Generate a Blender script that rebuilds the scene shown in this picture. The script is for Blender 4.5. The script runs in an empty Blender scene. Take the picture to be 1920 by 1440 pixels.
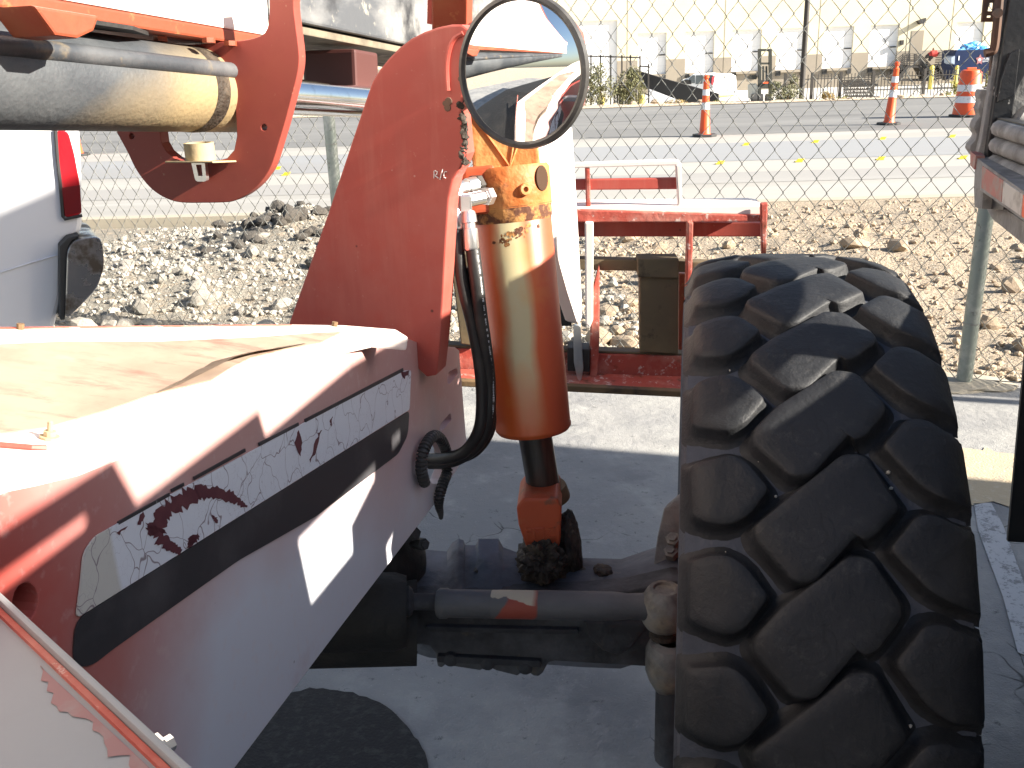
import bpy, bmesh, math, random
from mathutils import Vector, Matrix, noise
R = math.radians
SC = bpy.context.scene
COL = SC.collection
random.seed(7)

# ------------------------------------------------------------------ camera, sky, sun, exposure
CAM_H, PITCH, ROLL, FPX = 1.67, R(19.2), R(2.0), 1780.0
FWD = Vector((0, math.cos(PITCH), -math.sin(PITCH)))
UP0 = Vector((0, math.sin(PITCH), math.cos(PITCH)))
RT0 = Vector((1, 0, 0))
RT = RT0*math.cos(ROLL) - UP0*math.sin(ROLL)
UP = UP0*math.cos(ROLL) + RT0*math.sin(ROLL)
EYE = Vector((0, 0, CAM_H))
cd = bpy.data.cameras.new('camera'); cam = bpy.data.objects.new('camera', cd); COL.objects.link(cam)
cd.sensor_fit = 'HORIZONTAL'; cd.sensor_width = 36; cd.lens = 36*FPX/1920; cd.clip_start = 0.05; cd.clip_end = 2000
m = Matrix((RT, UP, -FWD)).transposed().to_4x4(); m.translation = EYE
cam.matrix_world = m; SC.camera = cam

SUN_AZ, SUN_EL = R(107), R(26)
SUN = Vector((math.cos(SUN_EL)*math.sin(SUN_AZ), math.cos(SUN_EL)*math.cos(SUN_AZ), math.sin(SUN_EL)))
w = bpy.data.worlds.new('World'); SC.world = w; w.use_nodes = True
nt = w.node_tree; nt.nodes.clear()
sk = nt.nodes.new('ShaderNodeTexSky'); sk.sky_type = 'NISHITA'; sk.sun_disc = False
sk.sun_elevation = SUN_EL; sk.sun_rotation = SUN_AZ; sk.air_density = 1.0; sk.dust_density = 1.5
bg = nt.nodes.new('ShaderNodeBackground'); bg.inputs[1].default_value = 0.058
ow = nt.nodes.new('ShaderNodeOutputWorld')
nt.links.new(sk.outputs[0], bg.inputs[0]); nt.links.new(bg.outputs[0], ow.inputs[0])
sd = bpy.data.lights.new('sun', 'SUN'); sd.energy = 5.0; sd.angle = R(0.55); sd.color = (1.0, 0.93, 0.82)
so = bpy.data.objects.new('sun', sd); COL.objects.link(so)
so.rotation_euler = SUN.to_track_quat('Z', 'Y').to_euler(); so.location = (6, -3, 8)
SC.view_settings.view_transform = 'Standard'; SC.view_settings.look = 'None'
SC.view_settings.exposure = 1.85; SC.view_settings.gamma = 1.0; SC.view_settings.use_curve_mapping = False
SC.cycles.max_bounces = 6; SC.cycles.use_denoising = True

# ------------------------------------------------------------------ survey helpers: a sighted direction -> a point at its real distance
def ray(px, py): return FWD + RT*((px-960)/FPX) - UP*((py-720)/FPX)
def P(px, py, z): return EYE + ray(px, py)*z
def PP(px, py, p0, n):
    d = ray(px, py); return EYE + d*((p0-EYE).dot(n)/d.dot(n))
def PG(px, py, h=0.0): return PP(px, py, Vector((0, 0, h)), Vector((0, 0, 1)))

# ------------------------------------------------------------------ objects
ORG = {}
def link(o, parent=None, kind=None):
    COL.objects.link(o)
    if parent is not None:
        o.parent = parent
    if kind: o['kind'] = kind
    return o
def thing(name, label, cat, loc, group=None):
    o = bpy.data.objects.new(name, None); COL.objects.link(o); o.location = loc; o.empty_display_size = .1
    o['label'] = label; o['category'] = cat
    if group: o['group'] = group
    ORG[o.name] = Vector(loc); return o
def tag(o, label, cat, group=None):
    o['label'] = label; o['category'] = cat
    if group: o['group'] = group
    return o
def obj(name, bm, mat, parent=None, kind=None, smooth=False, bev=0, seg=2, origin=None):
    bmesh.ops.remove_doubles(bm, verts=bm.verts, dist=1e-6) if bev else None
    if bev:
        bmesh.ops.recalc_face_normals(bm, faces=bm.faces)
        es = [e for e in bm.edges if len(e.link_faces) == 2 and e.calc_face_angle(0) > .6]
        if es: bmesh.ops.bevel(bm, geom=es, offset=bev, segments=seg, affect='EDGES', profile=.6, clamp_overlap=True)
    me = bpy.data.meshes.new(name)
    if origin is None:
        lo = Vector((1e9,)*3); hi = -lo
        for v in bm.verts:
            for k in range(3): lo[k] = min(lo[k], v.co[k]); hi[k] = max(hi[k], v.co[k])
        origin = (lo+hi)/2
    origin = Vector(origin)
    for v in bm.verts: v.co -= origin
    bm.to_mesh(me); bm.free()
    if smooth:
        me.shade_smooth() if hasattr(me, 'shade_smooth') else None
        try: me.set_sharp_from_angle(angle=R(38))
        except Exception: pass
    for mm in (mat if isinstance(mat, (list, tuple)) else [mat]): me.materials.append(mm)
    o = bpy.data.objects.new(name, me)
    o.location = origin - (ORG[parent.name] if parent is not None else Vector((0, 0, 0)))
    link(o, parent, kind); ORG[o.name] = origin
    return o
def dup(o, parent, loc_world=None):
    c = o.copy(); COL.objects.link(c); c.parent = parent
    if loc_world is not None:
        c.location = Vector(loc_world) - (ORG[parent.name] if parent is not None else Vector((0,0,0))); ORG[c.name] = Vector(loc_world)
    else: ORG[c.name] = ORG[o.name]
    return c
def nb(): return bmesh.new()

# ------------------------------------------------------------------ shapes (all add to a bmesh)
def poly_prism(bm, pts, ext, holes=()):
    """flat outline (with holes) given thickness along ext"""
    ext = Vector(ext); loops = [list(pts)] + [list(h) for h in holes]
    es = []; vs = []
    for L in loops:
        v = [bm.verts.new(p) for p in L]; vs.append(v)
        es += [bm.edges.new((v[i], v[(i+1) % len(v)])) for i in range(len(v))]
    if holes:
        r = bmesh.ops.triangle_fill(bm, edges=es, use_beauty=True)
        faces = [g for g in r['geom'] if isinstance(g, bmesh.types.BMFace)]
    else: faces = [bm.faces.new(vs[0])]
    r = bmesh.ops.extrude_face_region(bm, geom=faces)
    nv = [g for g in r['geom'] if isinstance(g, bmesh.types.BMVert)]
    bmesh.ops.translate(bm, verts=nv, vec=ext)
    bm.faces.ensure_lookup_table()
    bmesh.ops.recalc_face_normals(bm, faces=bm.faces)
    return bm
def box(bm, c, size, ax=None):
    """box centred at c, size along axes ax=(x,y,z unit vectors)"""
    c = Vector(c)
    ax = ax or (Vector((1,0,0)), Vector((0,1,0)), Vector((0,0,1)))
    v = []
    for k in range(8):
        s = [(1 if k >> i & 1 else -1)*size[i]/2 for i in range(3)]
        v.append(bm.verts.new(c + ax[0]*s[0] + ax[1]*s[1] + ax[2]*s[2]))
    for f in ((0,2,3,1),(4,5,7,6),(0,1,5,4),(2,6,7,3),(0,4,6,2),(1,3,7,5)): bm.faces.new([v[i] for i in f])
    bmesh.ops.recalc_face_normals(bm, faces=bm.faces)
    return bm
def frame_of(d):
    d = d.normalized(); a = Vector((0,0,1)) if abs(d.z) < .9 else Vector((1,0,0))
    x = d.cross(a).normalized(); y = d.cross(x).normalized(); return x, y, d
def tube(bm, pts, r, n=10, cap=True):
    pts = [Vector(p) for p in pts]; rs = r if isinstance(r, (list, tuple)) else [r]*len(pts)
    rings = []; x = None
    for i, p in enumerate(pts):
        d = (pts[min(i+1, len(pts)-1)] - pts[max(i-1, 0)])
        if d.length < 1e-9: d = Vector((0,0,1))
        d.normalize()
        if x is None: x = frame_of(d)[0]
        else:
            x = x - d*x.dot(d)
            x = x.normalized() if x.length > 1e-6 else frame_of(d)[0]
        y = d.cross(x)
        rings.append([bm.verts.new(p + (x*math.cos(2*math.pi*k/n) + y*math.sin(2*math.pi*k/n))*rs[i]) for k in range(n)])
    for a, b in zip(rings, rings[1:]):
        for k in range(n): bm.faces.new((a[k], a[(k+1) % n], b[(k+1) % n], b[k]))
    if cap:
        bm.faces.new(list(reversed(rings[0]))); bm.faces.new(rings[-1])
    return bm
def bar(bm, a, b, wx, wy, side=None):
    """rectangular bar from a to b; wx along side vector, wy along the third"""
    a = Vector(a); b = Vector(b); d = (b-a); L = d.length; d.normalize()
    s = Vector(side) if side is not None else frame_of(d)[0]
    s = (s - d*s.dot(d)).normalized(); t = d.cross(s)
    return box(bm, (a+b)/2, (wx, wy, L), (s, t, d))
def lathe(bm, o, axis, prof, n=32):
    """prof: list of (distance along axis, radius)"""
    o = Vector(o); x, y, d = frame_of(Vector(axis)); rings = []
    for (s, r) in prof:
        if r < 1e-6: rings.append([bm.verts.new(o + d*s)])
        else: rings.append([bm.verts.new(o + d*s + (x*math.cos(2*math.pi*k/n) + y*math.sin(2*math.pi*k/n))*r) for k in range(n)])
    for a, b in zip(rings, rings[1:]):
        if len(a) == 1 and len(b) == 1: continue
        for k in range(n):
            if len(a) == 1: bm.faces.new((a[0], b[(k+1) % n], b[k]))
            elif len(b) == 1: bm.faces.new((a[k], a[(k+1) % n], b[0]))
            else: bm.faces.new((a[k], a[(k+1) % n], b[(k+1) % n], b[k]))
    bmesh.ops.recalc_face_normals(bm, faces=bm.faces)
    return bm
def spline(pts, n=8):
    """Catmull-Rom through points"""
    pts = [Vector(p) for p in pts]; q = [pts[0]*2-pts[1]] + pts + [pts[-1]*2-pts[-2]]; out = []
    for i in range(1, len(q)-2):
        for k in range(n):
            t = k/n; a, b, c, d = q[i-1], q[i], q[i+1], q[i+2]
            out.append(.5*((2*b) + (c-a)*t + (2*a-5*b+4*c-d)*t*t + (3*b-a-3*c+d)*t**3))
    out.append(pts[-1]); return out
def lump(bm, c, size, sub=3, amp=.25, freq=3.0, seed=0.0, ax=None):
    r = bmesh.ops.create_icosphere(bm, subdivisions=sub, radius=1.0)
    c = Vector(c)
    ax = ax or (Vector((1,0,0)), Vector((0,1,0)), Vector((0,0,1)))
    for v in r['verts']:
        k = 1 + amp*noise.noise(v.co*freq*.6 + Vector((seed, seed*1.7, seed*.3))) + amp*.5*noise.noise(v.co*freq*1.7 + Vector((seed,0,3)))
        q = v.co*k; v.co = c + ax[0]*q.x*size[0] + ax[1]*q.y*size[1] + ax[2]*q.z*size[2]
    return bm
def roundpoly(pts, r, n=4):
    """round the corners of a 3D polygon"""
    out = []; N = len(pts)
    for i in range(N):
        p, a, b = pts[i], pts[i-1], pts[(i+1) % N]
        da, db = (a-p), (b-p); ra = min(r, da.length*.45); rb = min(r, db.length*.45)
        A = p + da.normalized()*ra; B = p + db.normalized()*rb
        for k in range(n+1):
            t = k/n; out.append((1-t)**2*A + 2*t*(1-t)*p + t*t*B)
    return out
def text_mesh(body, size, ext, xdir, zdir, at, mat, name, parent=None):
    cu = bpy.data.curves.new(name, 'FONT'); cu.body = body; cu.size = size; cu.extrude = ext; cu.align_x = 'CENTER'; cu.align_y = 'CENTER'
    t = bpy.data.objects.new(name, cu); COL.objects.link(t)
    dg = bpy.context.evaluated_depsgraph_get(); me = bpy.data.meshes.new_from_object(t.evaluated_get(dg))
    COL.objects.unlink(t); bpy.data.objects.remove(t)
    x = Vector(xdir).normalized(); z = Vector(zdir); z = (z - x*z.dot(x)).normalized(); n = x.cross(z)
    M4 = Matrix((x, z, n)).transposed().to_4x4(); me.transform(M4)
    me.materials.clear(); me.materials.append(mat)
    o = bpy.data.objects.new(name, me); o.location = Vector(at) - (ORG[parent.name] if parent is not None else Vector((0,0,0)))
    link(o, parent); ORG[o.name] = Vector(at); return o

# ------------------------------------------------------------------ materials
def M(name, base, rough=.6, metal=0.0, layers=(), bump=(), spec=.5, coat=0):
    mt = bpy.data.materials.new(name); mt.use_nodes = True; t = mt.node_tree; t.nodes.clear(); N = t.nodes.new; L = t.links.new
    out = N('ShaderNodeOutputMaterial'); b = N('ShaderNodeBsdfPrincipled'); L(b.outputs[0], out.inputs[0])
    b.inputs['Roughness'].default_value = rough; b.inputs['Metallic'].default_value = metal
    b.inputs['Specular IOR Level'].default_value = spec; b.inputs['Coat Weight'].default_value = coat
    tc = N('ShaderNodeTexCoord')
    def coords(st, off=0):
        mp = N('ShaderNodeMapping'); mp.inputs['Scale'].default_value = st; mp.inputs['Location'].default_value = (off, off*.7, off*1.3); L(tc.outputs['Object'], mp.inputs[0]); return mp.outputs[0]
    def fac(d, i):
        k = d.get('k', 'noise'); st = d.get('st', (1,1,1))
        if k == 'noise':
            n = N('ShaderNodeTexNoise'); n.inputs['Scale'].default_value = d.get('s', 8); n.inputs['Detail'].default_value = d.get('d', 6); n.inputs['Roughness'].default_value = d.get('r', .6)
            L(coords(st, i*3.1+d.get('off', 0)), n.inputs['Vector']); f = n.outputs['Fac']
        elif k == 'crack':
            n2 = N('ShaderNodeTexNoise'); n2.inputs['Scale'].default_value = d.get('s', 8)*.9; L(coords(st, i), n2.inputs['Vector'])
            mx = N('ShaderNodeVectorMath'); mx.operation = 'MULTIPLY_ADD'; L(n2.outputs['Color'], mx.inputs[0]); q = d.get('warp', .05); mx.inputs[1].default_value = (q,)*3; L(coords(st, i), mx.inputs[2])
            n = N('ShaderNodeTexVoronoi'); n.feature = 'DISTANCE_TO_EDGE'; n.inputs['Scale'].default_value = d.get('s', 8); L(mx.outputs[0], n.inputs['Vector']); f = n.outputs['Distance']
        elif k == 'cell':
            n = N('ShaderNodeTexVoronoi'); n.inputs['Scale'].default_value = d.get('s', 8); L(coords(st, i), n.inputs['Vector']); f = n.outputs['Distance']
        elif k == 'grad':
            sx = N('ShaderNodeVectorMath'); sx.operation = 'DOT_PRODUCT'; L(tc.outputs['Object'], sx.inputs[0]); sx.inputs[1].default_value = d['ax']
            n = N('ShaderNodeTexNoise'); n.inputs['Scale'].default_value = d.get('s', 5); n.inputs['Detail'].default_value = d.get('d', 5); L(coords(st, i), n.inputs['Vector'])
            ma = N('ShaderNodeMath'); ma.operation = 'MULTIPLY_ADD'; L(n.outputs['Fac'], ma.inputs[0]); ma.inputs[1].default_value = d.get('amp', .1); L(sx.outputs['Value'], ma.inputs[2]); f = ma.outputs[0]
        elif k == 'wave':
            n = N('ShaderNodeTexWave'); n.inputs['Scale'].default_value = d.get('s', 8); n.inputs['Distortion'].default_value = d.get('dist', 3); n.inputs['Detail'].default_value = 3; L(coords(st, i), n.inputs['Vector']); f = n.outputs['Fac']
        mr = N('ShaderNodeMapRange'); mr.inputs['From Min'].default_value = d['lo']; mr.inputs['From Max'].default_value = d['hi']; mr.clamp = True; L(f, mr.inputs['Value'])
        o = mr.outputs[0]
        if 'mask' in d:
            o2 = fac(d['mask'], i+7); mm = N('ShaderNodeMath'); mm.operation = 'MULTIPLY'; L(o, mm.inputs[0]); L(o2, mm.inputs[1]); o = mm.outputs[0]
        if 'a' in d:
            mm = N('ShaderNodeMath'); mm.operation = 'MULTIPLY'; L(o, mm.inputs[0]); mm.inputs[1].default_value = d['a']; o = mm.outputs[0]
        return o
    cur = None; curR = None
    for i, d in enumerate(layers):
        f = fac(d, i+1)
        mx = N('ShaderNodeMix'); mx.data_type = 'RGBA'; L(f, mx.inputs['Factor'])
        if cur is None: mx.inputs['A'].default_value = (*base, 1)
        else: L(cur, mx.inputs['A'])
        mx.inputs['B'].default_value = (*d['c'], 1); cur = mx.outputs['Result']
        if 'rough' in d:
            m2 = N('ShaderNodeMix'); m2.data_type = 'FLOAT'; L(f, m2.inputs['Factor'])
            if curR is None: m2.inputs['A'].default_value = rough
            else: L(curR, m2.inputs['A'])
            m2.inputs['B'].default_value = d['rough']; curR = m2.outputs['Result']
    if cur is None: b.inputs['Base Color'].default_value = (*base, 1)
    else: L(cur, b.inputs['Base Color'])
    if curR is not None: L(curR, b.inputs['Roughness'])
    prev = None
    for i, (s, st_, dist) in enumerate(bump):
        n = N('ShaderNodeTexNoise'); n.inputs['Scale'].default_value = s; n.inputs['Detail'].default_value = 6; L(coords((1,1,1), i*5.3), n.inputs['Vector'])
        bp = N('ShaderNodeBump'); bp.inputs['Strength'].default_value = st_; bp.inputs['Distance'].default_value = dist; L(n.outputs['Fac'], bp.inputs['Height'])
        if prev is not None: L(prev, bp.inputs['Normal'])
        prev = bp.outputs[0]
    if prev is not None: L(prev, b.inputs['Normal'])
    return mt

RUST = (.10, .035, .012); DUST = (.30, .23, .14); DARK = (.02, .018, .016)
m_red = M('red_paint', (.42, .072, .052), .55, layers=[dict(c=(.52,.16,.12), s=5, lo=.42, hi=.75, a=.6), dict(c=(.48,.06,.035), s=22, lo=.5, hi=.8, a=.4), dict(c=(.55,.28,.2), s=90, lo=.66, hi=.72, a=.35), dict(c=(.50,.15,.11), s=5, d=8, lo=.5, hi=.72, st=(7,7,.7), a=.55), dict(c=(.36,.06,.045), s=4, d=8, lo=.52, hi=.75, st=(9,9,.5), a=.4), dict(c=(.55,.33,.28), s=130, lo=.70, hi=.73, a=.6), dict(c=(.06,.02,.015), k='cell', s=14, lo=.045, hi=.03, a=.8)], bump=[(60,.04,.004)])
m_redrust = M('red_paint_rusty', (.42, .075, .05), .6, layers=[dict(c=(.55,.26,.2), s=9, lo=.45, hi=.65, a=.7), dict(c=(.62,.50,.44), s=40, d=9, r=.7, lo=.58, hi=.63, a=.75), dict(c=RUST, s=17, lo=.58, hi=.68, a=.8)], bump=[(70,.2,.01)])
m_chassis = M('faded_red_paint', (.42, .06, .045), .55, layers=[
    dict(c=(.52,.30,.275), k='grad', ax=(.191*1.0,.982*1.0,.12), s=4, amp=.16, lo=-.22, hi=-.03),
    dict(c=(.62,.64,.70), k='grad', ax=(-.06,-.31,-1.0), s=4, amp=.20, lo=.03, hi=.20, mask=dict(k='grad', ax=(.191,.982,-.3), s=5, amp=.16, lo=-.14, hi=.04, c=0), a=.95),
    dict(c=(.40,.12,.09), s=6, lo=.58, hi=.78, a=.4), dict(c=(.50,.44,.42), s=4, lo=.5, hi=.8, a=.35), dict(c=(.66,.52,.49), s=60, lo=.56, hi=.7, a=.25),
    dict(c=(.05,.02,.015), k='cell', s=9, lo=.03, hi=.02, a=.9)], bump=[(45,.04,.004)])
m_top = M('dusty_hood_paint', (.32, .25, .185), .8, layers=[dict(c=(.21,.145,.105), s=4, lo=.42, hi=.62, st=(1.3,.8,1), a=.9), dict(c=(.19,.10,.075), s=16, d=9, r=.7, lo=.50, hi=.64, st=(.7,1.6,1), a=.8, mask=dict(s=3, lo=.4, hi=.6, c=0)), dict(c=(.46,.41,.34), s=6, lo=.55, hi=.72, a=.8)], bump=[(80,.08,.004)])
m_hoodrim = M('sunlit_hood_paint', (.78, .68, .62), .7, layers=[dict(c=(.66,.46,.38), s=6, lo=.52, hi=.75, a=.6), dict(c=(.7,.45,.25), s=3, lo=.6, hi=.7, a=.3)], bump=[(50,.1,.01)])  # burnt-out sun on the hood rim is put into this near white
m_cyl = M('orange_cylinder_paint', (.42, .085, .018), .42, layers=[
    dict(c=(.40,.36,.16), k='grad', ax=(-8.0,2.2,1.2), s=5, amp=.55, lo=.45, hi=.95, mask=dict(k='grad', ax=(8.0,-2.2,-.8), s=5, amp=.5, lo=-.38, hi=.05, c=0), a=.95),
    dict(c=(.50,.20,.04), s=9, lo=.5, hi=.7, a=.45)], bump=[(50,.06,.01)])
m_cylhead = M('orange_casting_dusty', (.46, .13, .025), .6, layers=[dict(c=(.52,.30,.10), s=9, lo=.42, hi=.65, a=.75), dict(c=(.16,.06,.025), s=30, lo=.58, hi=.66, a=.75)], bump=[(60,.35,.01)])
m_rustband = M('flaked_rust', (.42, .20, .06), .8, layers=[dict(c=(.10,.035,.015), s=45, lo=.45, hi=.55)], bump=[(60,.4,.01)])
m_clevis = M('orange_clevis_paint', (.44, .075, .025), .55, layers=[dict(c=(.40,.2,.1), s=14, lo=.55, hi=.7, a=.5), dict(c=(.12,.07,.04), s=26, d=9, lo=.57, hi=.64, a=.7)], bump=[(60,.12,.01)])
m_grease = M('black_grease', (.032, .022, .014), .7, layers=[dict(c=(.10,.075,.05), s=22, lo=.48, hi=.7), dict(c=(.22,.17,.11), s=12, d=9, lo=.66, hi=.72, a=.6)], bump=[(60,.8,.01),(200,.5,.004)])
m_rod = M('dark_chrome', (.16, .155, .145), .28, .85, layers=[dict(c=(.05,.045,.035), s=10, lo=.4, hi=.75, st=(3,3,.3), rough=.5)])
m_chrome = M('chrome', (.75, .76, .78), .12, 1.0, layers=[dict(c=(.35,.33,.3), s=30, lo=.55, hi=.8, a=.4)])
m_zinc = M('zinc_plate', (.78, .78, .76), .32, .9, layers=[dict(c=(.5,.5,.5), s=60, lo=.5, hi=.8, a=.4)])
m_rubber = M('tyre_rubber', (.0095, .0102, .0120), .62, layers=[dict(c=(.021,.022,.025), s=9, lo=.46, hi=.78, a=.8), dict(c=(.045,.044,.042), s=60, lo=.58, hi=.75, a=.35), dict(c=(.13,.125,.115), s=48, lo=.715, hi=.75, a=.7), dict(c=(.07,.067,.062), s=14, d=10, r=.75, lo=.60, hi=.70, st=(1,1,1), a=.55), dict(c=(.006,.006,.006), k='crack', s=6, warp=.35, lo=.012, hi=.0, a=.6)], bump=[(130,.3,.004),(420,.25,.002),(18,.12,.01)], spec=.42)
m_groove = M('tyre_groove', (.050, .054, .066), .8, layers=[dict(c=(.075,.082,.10), s=8, lo=.42, hi=.7), dict(c=(.075,.066,.052), s=5, lo=.58, hi=.76, a=.7), dict(c=(.22,.21,.2), s=55, lo=.70, hi=.74, a=.6)], bump=[(130,.4,.005)], spec=.2)
m_hose = M('hose_rubber', (.018, .017, .016), .5, layers=[dict(c=(.06,.05,.04), s=14, lo=.5, hi=.75, a=.6)], bump=[(90,.15,.005)])
m_hoseprint = M('hose_print', (.02, .02, .02), .5, layers=[dict(c=(.45,.45,.44), s=240, lo=.50, hi=.53, d=1, st=(1,1,.5))])
m_conduit = M('corrugated_conduit', (.035, .033, .032), .55, layers=[dict(c=(.10,.095,.09), s=12, lo=.5, hi=.75, a=.7)])
m_axle = M('grimy_axle', (.032, .032, .036), .75, layers=[dict(c=(.15,.15,.16), s=5, lo=.42, hi=.72), dict(c=(.16,.13,.09), s=13, lo=.62, hi=.72, a=.7), dict(c=(.012,.011,.010), s=9, lo=.5, hi=.7, a=.8)], bump=[(50,.4,.01),(8,.3,.02)])
m_axledk = M('oily_black', (.013, .012, .011), .7, layers=[dict(c=(.035,.03,.026), s=9, lo=.5, hi=.8)], bump=[(40,.4,.01)])
m_tierod = M('tie_rod_paint', (.040, .040, .044), .6, layers=[dict(c=(.12,.12,.125), s=6, lo=.4, hi=.7, st=(.4,1,1)), dict(c=(.13,.10,.07), s=22, lo=.62, hi=.7, a=.6)], bump=[(50,.2,.01)])
m_tieorange = M('tie_rod_patch', (.040, .040, .044), .6, layers=[dict(c=(.12,.12,.125), s=6, lo=.4, hi=.7, st=(.4,1,1)), dict(c=(.27,.05,.03), k='grad', ax=(20,0,-12), s=16, d=8, amp=.7, lo=-.25, hi=-.15, mask=dict(k='grad', ax=(-20,0,4), s=16, d=8, amp=.7, lo=-.22, hi=-.1, c=0)), dict(c=(.42,.37,.28), k='grad', ax=(8,0,50), s=30, d=8, amp=1.0, lo=1.30, hi=1.35, mask=dict(k='grad', ax=(-30,0,0), s=20, d=6, amp=.5, lo=-.75, hi=-.5, c=0))], bump=[(50,.3,.006)])
m_knuckle = M('dirty_knuckle', (.20, .195, .185), .8, layers=[dict(c=(.28,.23,.16), s=9, lo=.5, hi=.66), dict(c=(.03,.028,.026), s=7, lo=.5, hi=.65), dict(c=(.32,.08,.035), s=16, lo=.70, hi=.73)], bump=[(60,.4,.01)])
m_mirror = M('mirror_glass', (.92, .93, .94), .015, 1.0)
m_mrim = M('mirror_rim', (.05, .047, .044), .4, layers=[dict(c=(.13,.12,.105), s=25, lo=.5, hi=.75, a=.6)], bump=[(80,.1,.01)])
m_boomwhite = M('sunlit_bleached_paint', (.80, .72, .66), .55, layers=[dict(c=(.74,.55,.46), s=6, lo=.55, hi=.8, a=.4), dict(c=(.6,.22,.15), s=16, lo=.64, hi=.72, a=.5)], bump=[(50,.05,.005)])  # faded paint, whitened further for the sun glare on it
m_boomred = M('orange_boom_paint', (.27, .052, .022), .5, layers=[dict(c=(.30,.12,.05), s=6, lo=.5, hi=.72, a=.55), dict(c=(.5,.27,.1), s=30, lo=.6, hi=.7, a=.4)], bump=[(60,.08,.01)])
m_boomgrey = M('worn_steel_boom', (.10, .105, .115), .45, .3, layers=[dict(c=(.42,.41,.39), s=4, lo=.42, hi=.7, st=(.5,.5,1.5)), dict(c=(.5,.46,.38), s=30, lo=.6, hi=.7, a=.7), dict(c=(.03,.03,.035), s=6, lo=.55, hi=.7)], bump=[(40,.1,.01)])
m_boomunder = M('rusty_boom_underside', (.20, .17, .12), .8, layers=[dict(c=(.08,.06,.045), s=9, lo=.45, hi=.65, st=(.4,1,1)), dict(c=(.42,.38,.30), s=20, lo=.6, hi=.7, a=.7)], bump=[(40,.2,.01)])
m_pipe = M('dusty_black_pipe', (.04, .044, .05), .5, layers=[dict(c=(.15,.15,.15), s=6, lo=.45, hi=.75, a=.7), dict(c=(.25,.19,.11), s=14, lo=.56, hi=.7, a=.7)], bump=[(120,.2,.004)])
m_barrel = M('dusty_black_cylinder', (.045, .05, .056), .55, layers=[dict(c=(.16,.165,.165), s=4, lo=.45, hi=.75, a=.6), dict(c=(.30,.225,.12), k='grad', ax=(1.6,1.0,-3.0), s=7, amp=.35, lo=.10, hi=.55), dict(c=(.10,.07,.04), k='cell', s=70, lo=.2, hi=.12, mask=dict(k='grad', ax=(1.6,1.0,-1), s=8, amp=.3, lo=.5, hi=.75, c=0))], bump=[(120,.3,.005)])
m_tan = M('dusty_tan_metal', (.40, .31, .18), .75, bump=[(60,.15,.01)])
m_bluewhite = M('decal_white', (.72, .74, .79), .45, layers=[dict(c=(.60,.58,.53), k='grad', ax=(-.191,-.982,0), s=4, amp=.02, lo=.205, hi=.21), dict(c=(.22,.17,.19), k='crack', s=22, warp=.07, lo=.013, hi=.005, a=.9), dict(c=(.30,.25,.28), k='crack', s=50, warp=.08, lo=.02, hi=.006, a=.55, mask=dict(s=6, lo=.45, hi=.6, c=0)), dict(c=(.20,.05,.06), s=40, lo=.72, hi=.73)], bump=[(60,.05,.003)])
m_decaldark = M('decal_charcoal', (.035, .034, .038), .5, layers=[dict(c=(.12,.115,.12), s=9, lo=.5, hi=.8, a=.6), dict(c=(.35,.34,.35), s=60, lo=.72, hi=.75, st=(1,1,.3), a=.6)])
m_step = M('chalky_white_fender', (.28, .29, .29), .7, layers=[dict(c=(.22,.225,.225), s=7, lo=.5, hi=.75, a=.5), dict(c=(.28,.29,.29), k='grad', ax=(.78,.63,0), s=14, d=9, amp=.10, lo=.205, hi=.215, mask=dict(k='grad', ax=(.62,-.78,0), s=9, amp=.05, lo=-.06, hi=.0, c=0)), dict(c=(.08,.07,.06), k='cell', s=10, lo=.03, hi=.02)], bump=[(60,.05,.003)])
m_bracket = M('rusty_brown_steel', (.12, .075, .035), .75, layers=[dict(c=(.22,.13,.06), s=6, lo=.45, hi=.7), dict(c=(.05,.03,.02), s=11, lo=.55, hi=.7)], bump=[(50,.2,.01)])
m_fork = M('dark_rusty_fork', (.12, .09, .05), .7, layers=[dict(c=(.20,.15,.075), s=5, lo=.45, hi=.75), dict(c=(.04,.03,.02), s=12, lo=.6, hi=.7)], bump=[(40,.15,.01)])
m_blackmetal = M('black_metal', (.02, .019, .018), .6, layers=[dict(c=(.06,.05,.04), s=8, lo=.5, hi=.8)])
m_brick = M('brick_red_paint', (.30, .055, .040), .5, layers=[dict(c=(.33,.085,.045), s=4, lo=.45, hi=.7, a=.6), dict(c=(.22,.035,.026), s=18, lo=.52, hi=.8, a=.5), dict(c=(.5,.3,.2), s=90, lo=.68, hi=.72, a=.5)], bump=[(60,.04,.004)])
m_darkred = M('dark_red_shade_paint', (.07,.018,.014), .6)  # shade on the boom lug is put into this dark red

# ================================================================== TELEHANDLER
YAW = R(11)
FM = Vector((math.sin(YAW), math.cos(YAW), 0)); RM = Vector((math.cos(YAW), -math.sin(YAW), 0)); Z = Vector((0, 0, 1))
TH = thing('telehandler', 'faded red telehandler with a big black lugged tyre, sway cylinder and round mirror', 'telehandler', (-.45, 1.2, 0))

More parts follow.
